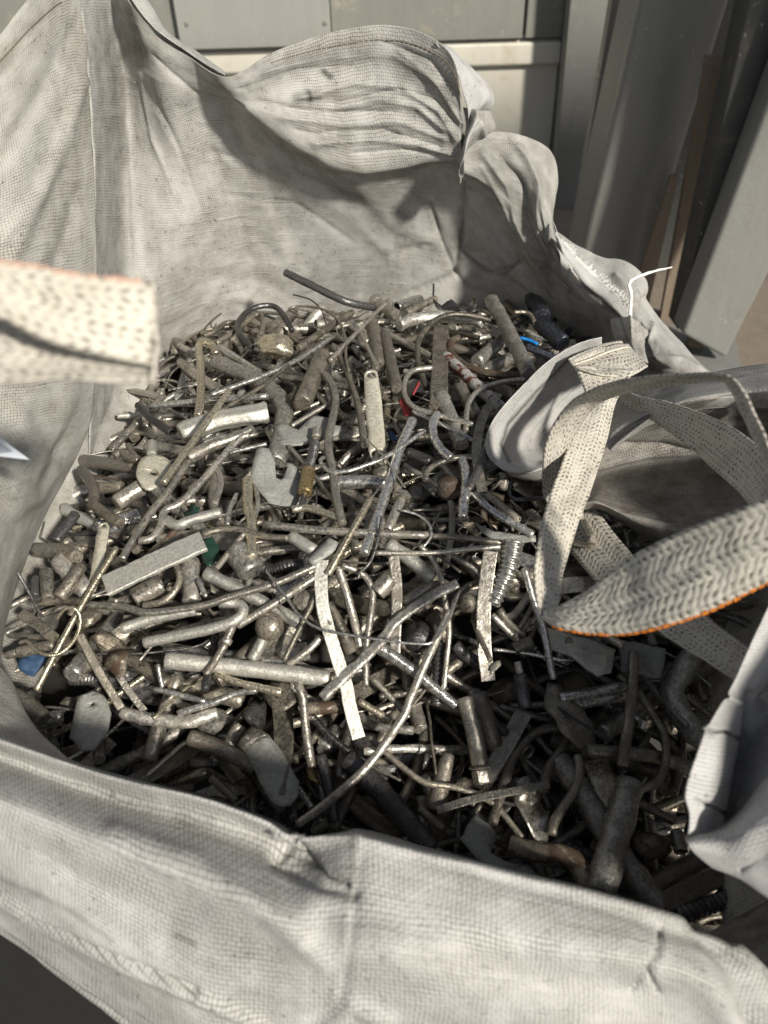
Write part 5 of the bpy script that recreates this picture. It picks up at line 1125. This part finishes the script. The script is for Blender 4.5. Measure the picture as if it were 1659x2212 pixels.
X('steel_rod', 'slim rod at the right edge under the webbing', 'brown', 36, .034, 'H 1280,160 1440,290')
X('bent_rod', 'slim crooked rod right of the standing dark rod', 'brown', 30, .034, 'H 1080,170 1150,290 1240,420')
print('heroes', len([o for o in bpy.data.objects if o.parent is None]))

RR = random
# --- the loose mass between them: each piece an object of its own
BX0, BX1, BY0, BY1 = -.43, .46, .22, 1.36
def xlim(y):
    return (-.395 - .02 * math.sin(y * 9) - .02 * (1 - sstep(.4, .6, y)), .265 + .135 * max(sstep(1.0, 1.15, y), 1 - sstep(.62, .78, y)))
def ymin(x): return .37 - .22 * (x + .3)
fill = []
def mats(p):
    r = random.random()
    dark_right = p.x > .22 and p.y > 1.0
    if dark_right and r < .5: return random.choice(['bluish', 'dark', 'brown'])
    for k, wgt in (('steel', .32), ('brown', .27), ('pitted', .13), ('pale', .07), ('bright', .06), ('dark', .08), ('gold', .04), ('rust', .008), ('zinc', .01)):
        if r < wgt: return k
        r -= wgt
    return 'steel'
def rand_path(p, L, bend, tilt):
    a = random.uniform(0, math.pi * 2); t = Vector((math.cos(a), math.sin(a), random.gauss(0, tilt))).normalized()
    s = Vector((-t.y, t.x, 0)); n = 4; k = random.choice((-1, 1)) * bend; k2 = random.gauss(0, bend * .5)
    return [p + t * L * (i / (n - 1) - .5) + s * L * (k * ((i / (n - 1) - .5) ** 2) * 1.6 + k2 * (i / (n - 1) - .5) ** 3 * 4) + Vector((0, 0, random.gauss(0, .002))) for i in range(n)]
def make_filler(kind, p, collect=None):
    mt = mats(p); seed = random.random() * 90
    if kind == 'steel_rod':
        r = random.choice((.003, .0035, .0045, .0055, .0065, .008, .010)); L = random.uniform(.05, .15) + r * 3; c = rand_path(p, L, random.uniform(0, .12), .18)
        path = catmull(c, max(6, int(L / .006))); rg = .2 if mt in ('pitted', 'pale', 'bluish') else .06
        tp = random.choice((1, 1, 1, .75)); ft = random.random()
        if ft < .34: path = catmull(c, max(50, int(L / .0012)))
        n = len(path); e0 = random.uniform(.25, .6); c0 = random.uniform(.1, .9)
        def rr(i):
            q = i / n
            if ft < .16: return .86 + .14 * (i % 3 == 0) if q < e0 else 1        # threaded end
            if ft < .26: return 1.22 if abs(q - c0) < .03 else (.9 if abs(q - c0) < .06 else 1)   # collar
            if ft < .34: return 1 if q < e0 else .72                             # stepped pin
            return 1
        return tube_geo(path, [r * rr(i) * (tp + (1 - tp) * i / n) for i in range(n)], 12, rough=rg, rs=1.1 / r, seed=seed), mt, (r, L)
    if kind == 'bent_rod':
        r = random.choice((.003, .0038, .0045, .0055)); L = random.uniform(.08, .2); c = rand_path(p, L, random.uniform(.3, .9), .12)
        path = catmull(c, max(10, int(L / .006))); return tube_geo(path, r, 10, rough=.06, rs=1 / r, seed=seed), mt, (r, L)
    if kind == 'wire':
        r = random.uniform(.0009, .0021); L = random.uniform(.05, .2); c = rand_path(p + Vector((0, 0, .008)), L, random.uniform(.1, .9), .12); return tube_geo(catmull(c, 20), r, 6), mt, (r, L)
    if kind == 'steel_tube':
        r = random.uniform(.006, .011); L = random.uniform(.035, .1); c = rand_path(p, L, .03, .25); return hollow_geo(catmull(c, 10), r, random.uniform(.12, .3), 16, rough=.1, rs=80, flatten=random.choice((1, 1, .8, .55))), mt, (r, L)
    if kind == 'flat_bar':
        r = random.uniform(.006, .012); L = random.uniform(.06, .15); c = rand_path(p, L, random.uniform(0, .2), .15)
        return tube_geo(catmull(c, 12), r, 12, prof=rectprof(random.uniform(.12, .3)), up=Vector((random.gauss(0, .3), random.gauss(-.1, .3), 1)).normalized(), bev=False), mt, (r, L)
    if kind == 'metal_lump':
        r = random.uniform(.011, .019); bm = bmesh.new(); bmesh.ops.create_icosphere(bm, subdivisions=3, radius=1); q0 = Matrix.Rotation(random.uniform(0, 6), 3, 'Z') @ Matrix.Rotation(random.uniform(0, 6), 3, 'X')
        ax = (random.uniform(.7, 1.5), random.uniform(.6, 1), random.uniform(.45, .8)); vs = []
        for q in bm.verts:
            s = q.co * (1 + .45 * noise.noise(q.co * 1.3 + Vector((seed, 0, 0))) + .12 * noise.noise(q.co * 5 + Vector((seed, 0, 0)))); vs.append(p + q0 @ Vector((s.x * ax[0], s.y * ax[1], s.z * ax[2])) * r)
        fs = [tuple(q.index for q in f.verts) for f in bm.faces]; bm.free(); return (vs, fs, ()), mt, (r, r)
    if kind == 'sheet_offcut':
        a = random.uniform(0, 6); L = random.uniform(.03, .07); W = L * random.uniform(.35, .8); e1 = Vector((math.cos(a), math.sin(a), random.gauss(0, .35))).normalized(); e2 = e1.cross(Vector((random.gauss(0, .4), random.gauss(0, .4), 1))).normalized(); nn = e1.cross(e2)
        n, m_ = 10, 7; vs = []; cv = random.gauss(0, 14)
        for side in (0, 1):
            for i in range(n):
                for j in range(m_):
                    x = (i / (n - 1) - .5); y = (j / (m_ - 1) - .5)
                    ww = W * (1 - .4 * abs(x) + .25 * noise.noise(Vector((x * 4, seed, 0)))); q = p + e1 * x * L * (1 + .2 * noise.noise(Vector((y * 5, seed, 3)))) + e2 * y * ww
                    q += nn * (cv * (y * W) ** 2 + .006 * noise.noise(q * 40) + (.0012 if side else 0)); vs.append(q)
        fs = []; o2 = n * m_
        for i in range(n - 1):
            for j in range(m_ - 1):
                a0 = i * m_ + j; fs.append((a0, a0 + 1, a0 + m_ + 1, a0 + m_)); fs.append((o2 + a0, o2 + a0 + m_, o2 + a0 + m_ + 1, o2 + a0 + 1))
        bd = [j for j in range(m_)] + [i * m_ + m_ - 1 for i in range(1, n)] + [(n - 1) * m_ + j for j in range(m_ - 2, -1, -1)] + [i * m_ for i in range(n - 2, 0, -1)]
        for a0, b0 in zip(bd, bd[1:] + bd[:1]): fs.append((a0, o2 + a0, o2 + b0, b0))
        return (vs, fs, ()), mt if mt != 'pitted' else 'foil', (W, L)
    if kind == 'bolt':
        r = random.uniform(.004, .007); L = random.uniform(.03, .07); c = rand_path(p, L, 0, .3); path = catmull(c, 60); rad = [r * (1 if i < 20 else (1.0 if i % 2 else .86)) for i in range(61)]
        t = (path[1] - path[0]).normalized(); return tube_geo(path, rad, 12), mt, (r, L, tube_geo([path[0] - t * r * 1.2, path[0] + t * r * .01], r * 1.75, 6))
    if kind == 'coil_spring':
        r = random.uniform(.004, .007); L = random.uniform(.03, .06); c = rand_path(p, L, .1, .2); t = int(L / (r * .55)); path = catmull(c, t * 9); fr = frames(path)
        hel = [path[i] + (fr[i][1] * math.cos(i * 2 * math.pi / 9) + fr[i][2] * math.sin(i * 2 * math.pi / 9)) * r for i in range(len(path))]
        return tube_geo(hel, r * .18, 5), mt, (r, L)
    if kind == 'flexible_conduit':
        r = random.uniform(.006, .009); L = random.uniform(.05, .09); c = rand_path(p, L, .3, .2); k = int(L / (r * .5)) * 4; path = catmull(c, k)
        return tube_geo(path, [r * (.82 if i % 4 == 0 else 1) for i in range(k + 1)], 14), random.choice(('bright', 'dark', 'foil')), (r, L)
random.seed(5)
WT = (('steel_rod', 40), ('bent_rod', 15), ('wire', 25), ('steel_tube', 6), ('flat_bar', 8), ('metal_lump', 8), ('sheet_offcut', 7), ('bolt', 4), ('coil_spring', 1), ('flexible_conduit', 1.5))
def pick():
    x = random.uniform(0, sum(k[1] for k in WT))
    for k, wgt in WT:
        if x < wgt: return k
        x -= wgt
    return 'steel_rod'
NF = 1000
pts2 = []
for i in range(NF):                        # best candidate sampling keeps the pieces spread out
    best = None
    for _ in range(5):
        y = BY0 + (BY1 - BY0) * random.random() ** .9; a, b = xlim(y); x = random.uniform(a + .01, b + .03)
        y = max(y, ymin(x) + random.uniform(0, .1) if y < ymin(x) else y)
        d = min([(x - q[0]) ** 2 + (y - q[1]) ** 2 for q in pts2[-400:]] or [9])
        if best is None or d > best[0]: best = (d, x, y)
    pts2.append(best[1:])
HIDE = []
for i, (x, y) in enumerate(pts2):
    lay = i % 3; kind = pick()
    z = HH(x, y) - (.004, .016, .028)[lay] + random.uniform(-.004, .006)
    if x < xlim(y)[0] + .05 or y > 1.28: z -= .008
    geo, mt, dim = make_filler(kind, Vector((x, y, z)))
    # pull in ends that would stab through the cloth
    vs = []
    for q in geo[0]:
        lim = -.425
        if q.x < lim: q = Vector((lim + (q.x - lim) * .1, q.y, q.z))
        vs.append(q)
    if kind == 'bolt':
        o = root('bolt', vs[0]); mk('shank', vs, geo[1], M[mt], o, flat=geo[2]); hg = dim[2]; mk('head', hg[0], hg[1], M[mt], o, smooth=False)
    else:
        o = mk(kind, vs, geo[1], M[mt], flat=geo[2], smooth=kind != 'flat_bar')
    fill.append((o, kind, mt, dim))
# deeper, mostly buried scrap: beyond counting
random.seed(9); geos = {}
for i in range(1100):
    y = random.uniform(BY0 - .02, BY1 + .02); a, b = xlim(y); x = random.uniform(a, b + .04)
    if y < ymin(x) - .01: continue
    z = HH(x, y) - random.uniform(.035, .075); kind = random.choice(('steel_rod', 'steel_rod', 'bent_rod', 'steel_tube', 'metal_lump', 'flat_bar'))
    geo, mt, dim = make_filler(kind, Vector((x, y, z))); vs = [Vector((max(q.x, -.42), q.y, q.z)) for q in geo[0]]
    geos.setdefault({'steel': 0, 'pitted': 0, 'pale': 0, 'bright': 0, 'gold': 0, 'zinc': 0}.get(mt, 1), []).append((vs, geo[1], set()))
V0, F0, _ = merge(geos[0]); V1, F1, _ = merge(geos[1])
o = mk('buried_scrap', V0 + V1, F0 + [tuple(k + len(V0) for k in f) for f in F1], M['brown']); o.data.materials.append(M['dark'])
mi = [0] * len(F0) + [1] * len(F1); o.data.polygons.foreach_set('material_index', mi)
tag(o, 'mass of small dark scrap metal filling the bag beneath the pieces on top', 'scrap metal', kind='stuff')
# bottom of the filling
n = 60; vs = []
for i in range(n):
    for j in range(n):
        x = -.44 + .98 * j / (n - 1); y = .16 + 1.26 * i / (n - 1); y = max(y, ymin(x) - .05); vs.append(Vector((x, y, HH(x, y) - .085 + .01 * noise.noise(Vector((x * 30, y * 30, 0))))))
fs = [(i * n + j, i * n + j + 1, (i + 1) * n + j + 1, (i + 1) * n + j) for i in range(n - 1) for j in range(n - 1)]
o = mk('scrap_fines', vs, fs, plain('oily_metal_fines', (.018, .016, .013), .8)); tag(o, 'dark oily fines and dust at the bottom of the gaps in the scrap', 'scrap fines', kind='stuff')

# --- keep only the loose pieces the picture shows, and name each by its look and its neighbours
bpy.context.view_layer.update()
dg = bpy.context.evaluated_depsgraph_get(); seen = {}
step = 4.5
v = 500.0
while v < 2150:
    u = 2.0
    while u < 1659:
        hit, loc, nrm, idx, ob, mtx = SC.ray_cast(dg, EYE, ray(u, v).normalized())
        if hit:
            nm = ob.parent.name if (ob.parent and ob.parent.get('_loc')) and ob.parent.name.startswith('bolt') else ob.name
            s = seen.setdefault(nm, [0, 0, 0]); s[0] += 1; s[1] += u; s[2] += v
        u += step
    v += step
LOOK = {'steel': 'grey', 'brown': 'brown', 'pitted': 'pitted grey', 'pale': 'pale', 'bright': 'shiny', 'dark': 'black', 'gold': 'golden', 'rust': 'rusty', 'zinc': 'dull grey', 'bluish': 'blue black', 'foil': 'silvery', 'cream': 'cream'}
WORD = {'steel_rod': 'rod', 'bent_rod': 'bent rod', 'wire': 'wire', 'steel_tube': 'tube', 'flat_bar': 'flat bar', 'metal_lump': 'lump', 'sheet_offcut': 'sheet scrap', 'bolt': 'threaded bolt', 'coil_spring': 'coil spring', 'flexible_conduit': 'ribbed conduit'}
used = set(); kept = 0
def size_word(kind, dim):
    r, L = dim[0], dim[1]
    if kind in ('metal_lump',): return 'large' if r > .015 else 'small'
    if kind == 'sheet_offcut': return 'small' if L < .05 else 'wide'
    a = 'long' if L > .125 else ('short' if L < .085 else '')
    b = '' if kind == 'wire' else ('thick' if r > .0075 else ('thin' if r < .004 else ''))
    return (a + ' ' + b).strip()
def rel(u, v, l):
    dx, dy = u - l[0], v - l[1]
    if abs(dx) > abs(dy) * 1.8: return 'right of' if dx > 0 else 'left of'
    if abs(dy) > abs(dx) * 1.8: return 'below' if dy > 0 else 'above'
    return ('lower ' if dy > 0 else 'upper ') + ('right of' if dx > 0 else 'left of')
dead = []
for o, kind, mt, dim in fill:
    s = seen.get(o.name)
    if not s or s[0] < 2: dead.append(o); continue
    u, v = s[1] / s[0], s[2] / s[0]
    near = sorted(LAND, key=lambda l: (l[0] - u) ** 2 + (l[1] - v) ** 2)
    base = ' '.join((size_word(kind, dim) + ' ' + LOOK[mt] + ' ' + WORD[kind]).split())
    done = None
    for k in range(5):
        c_ = '%s just %s the %s' % (base, rel(u, v, near[k]), near[k][2])
        c2 = '%s between the %s and the %s' % (base, near[k][2], near[(k + 1) % 6][2])
        for c_ in (c_, c2):
            if c_ not in used and len(c_.split()) <= 16: done = c_; break
        if done: break
    if not done: dead.append(o); continue
    used.add(done); cat, grp = GROUP[kind]; tag(o, done, cat, grp); kept += 1
for o in dead:
    for ch in list(o.children): bpy.data.objects.remove(ch)
    bpy.data.objects.remove(o)
for o in bpy.data.objects:
    if '_loc' in o: del o['_loc']
print('kept fillers', kept, 'dropped', len(dead))
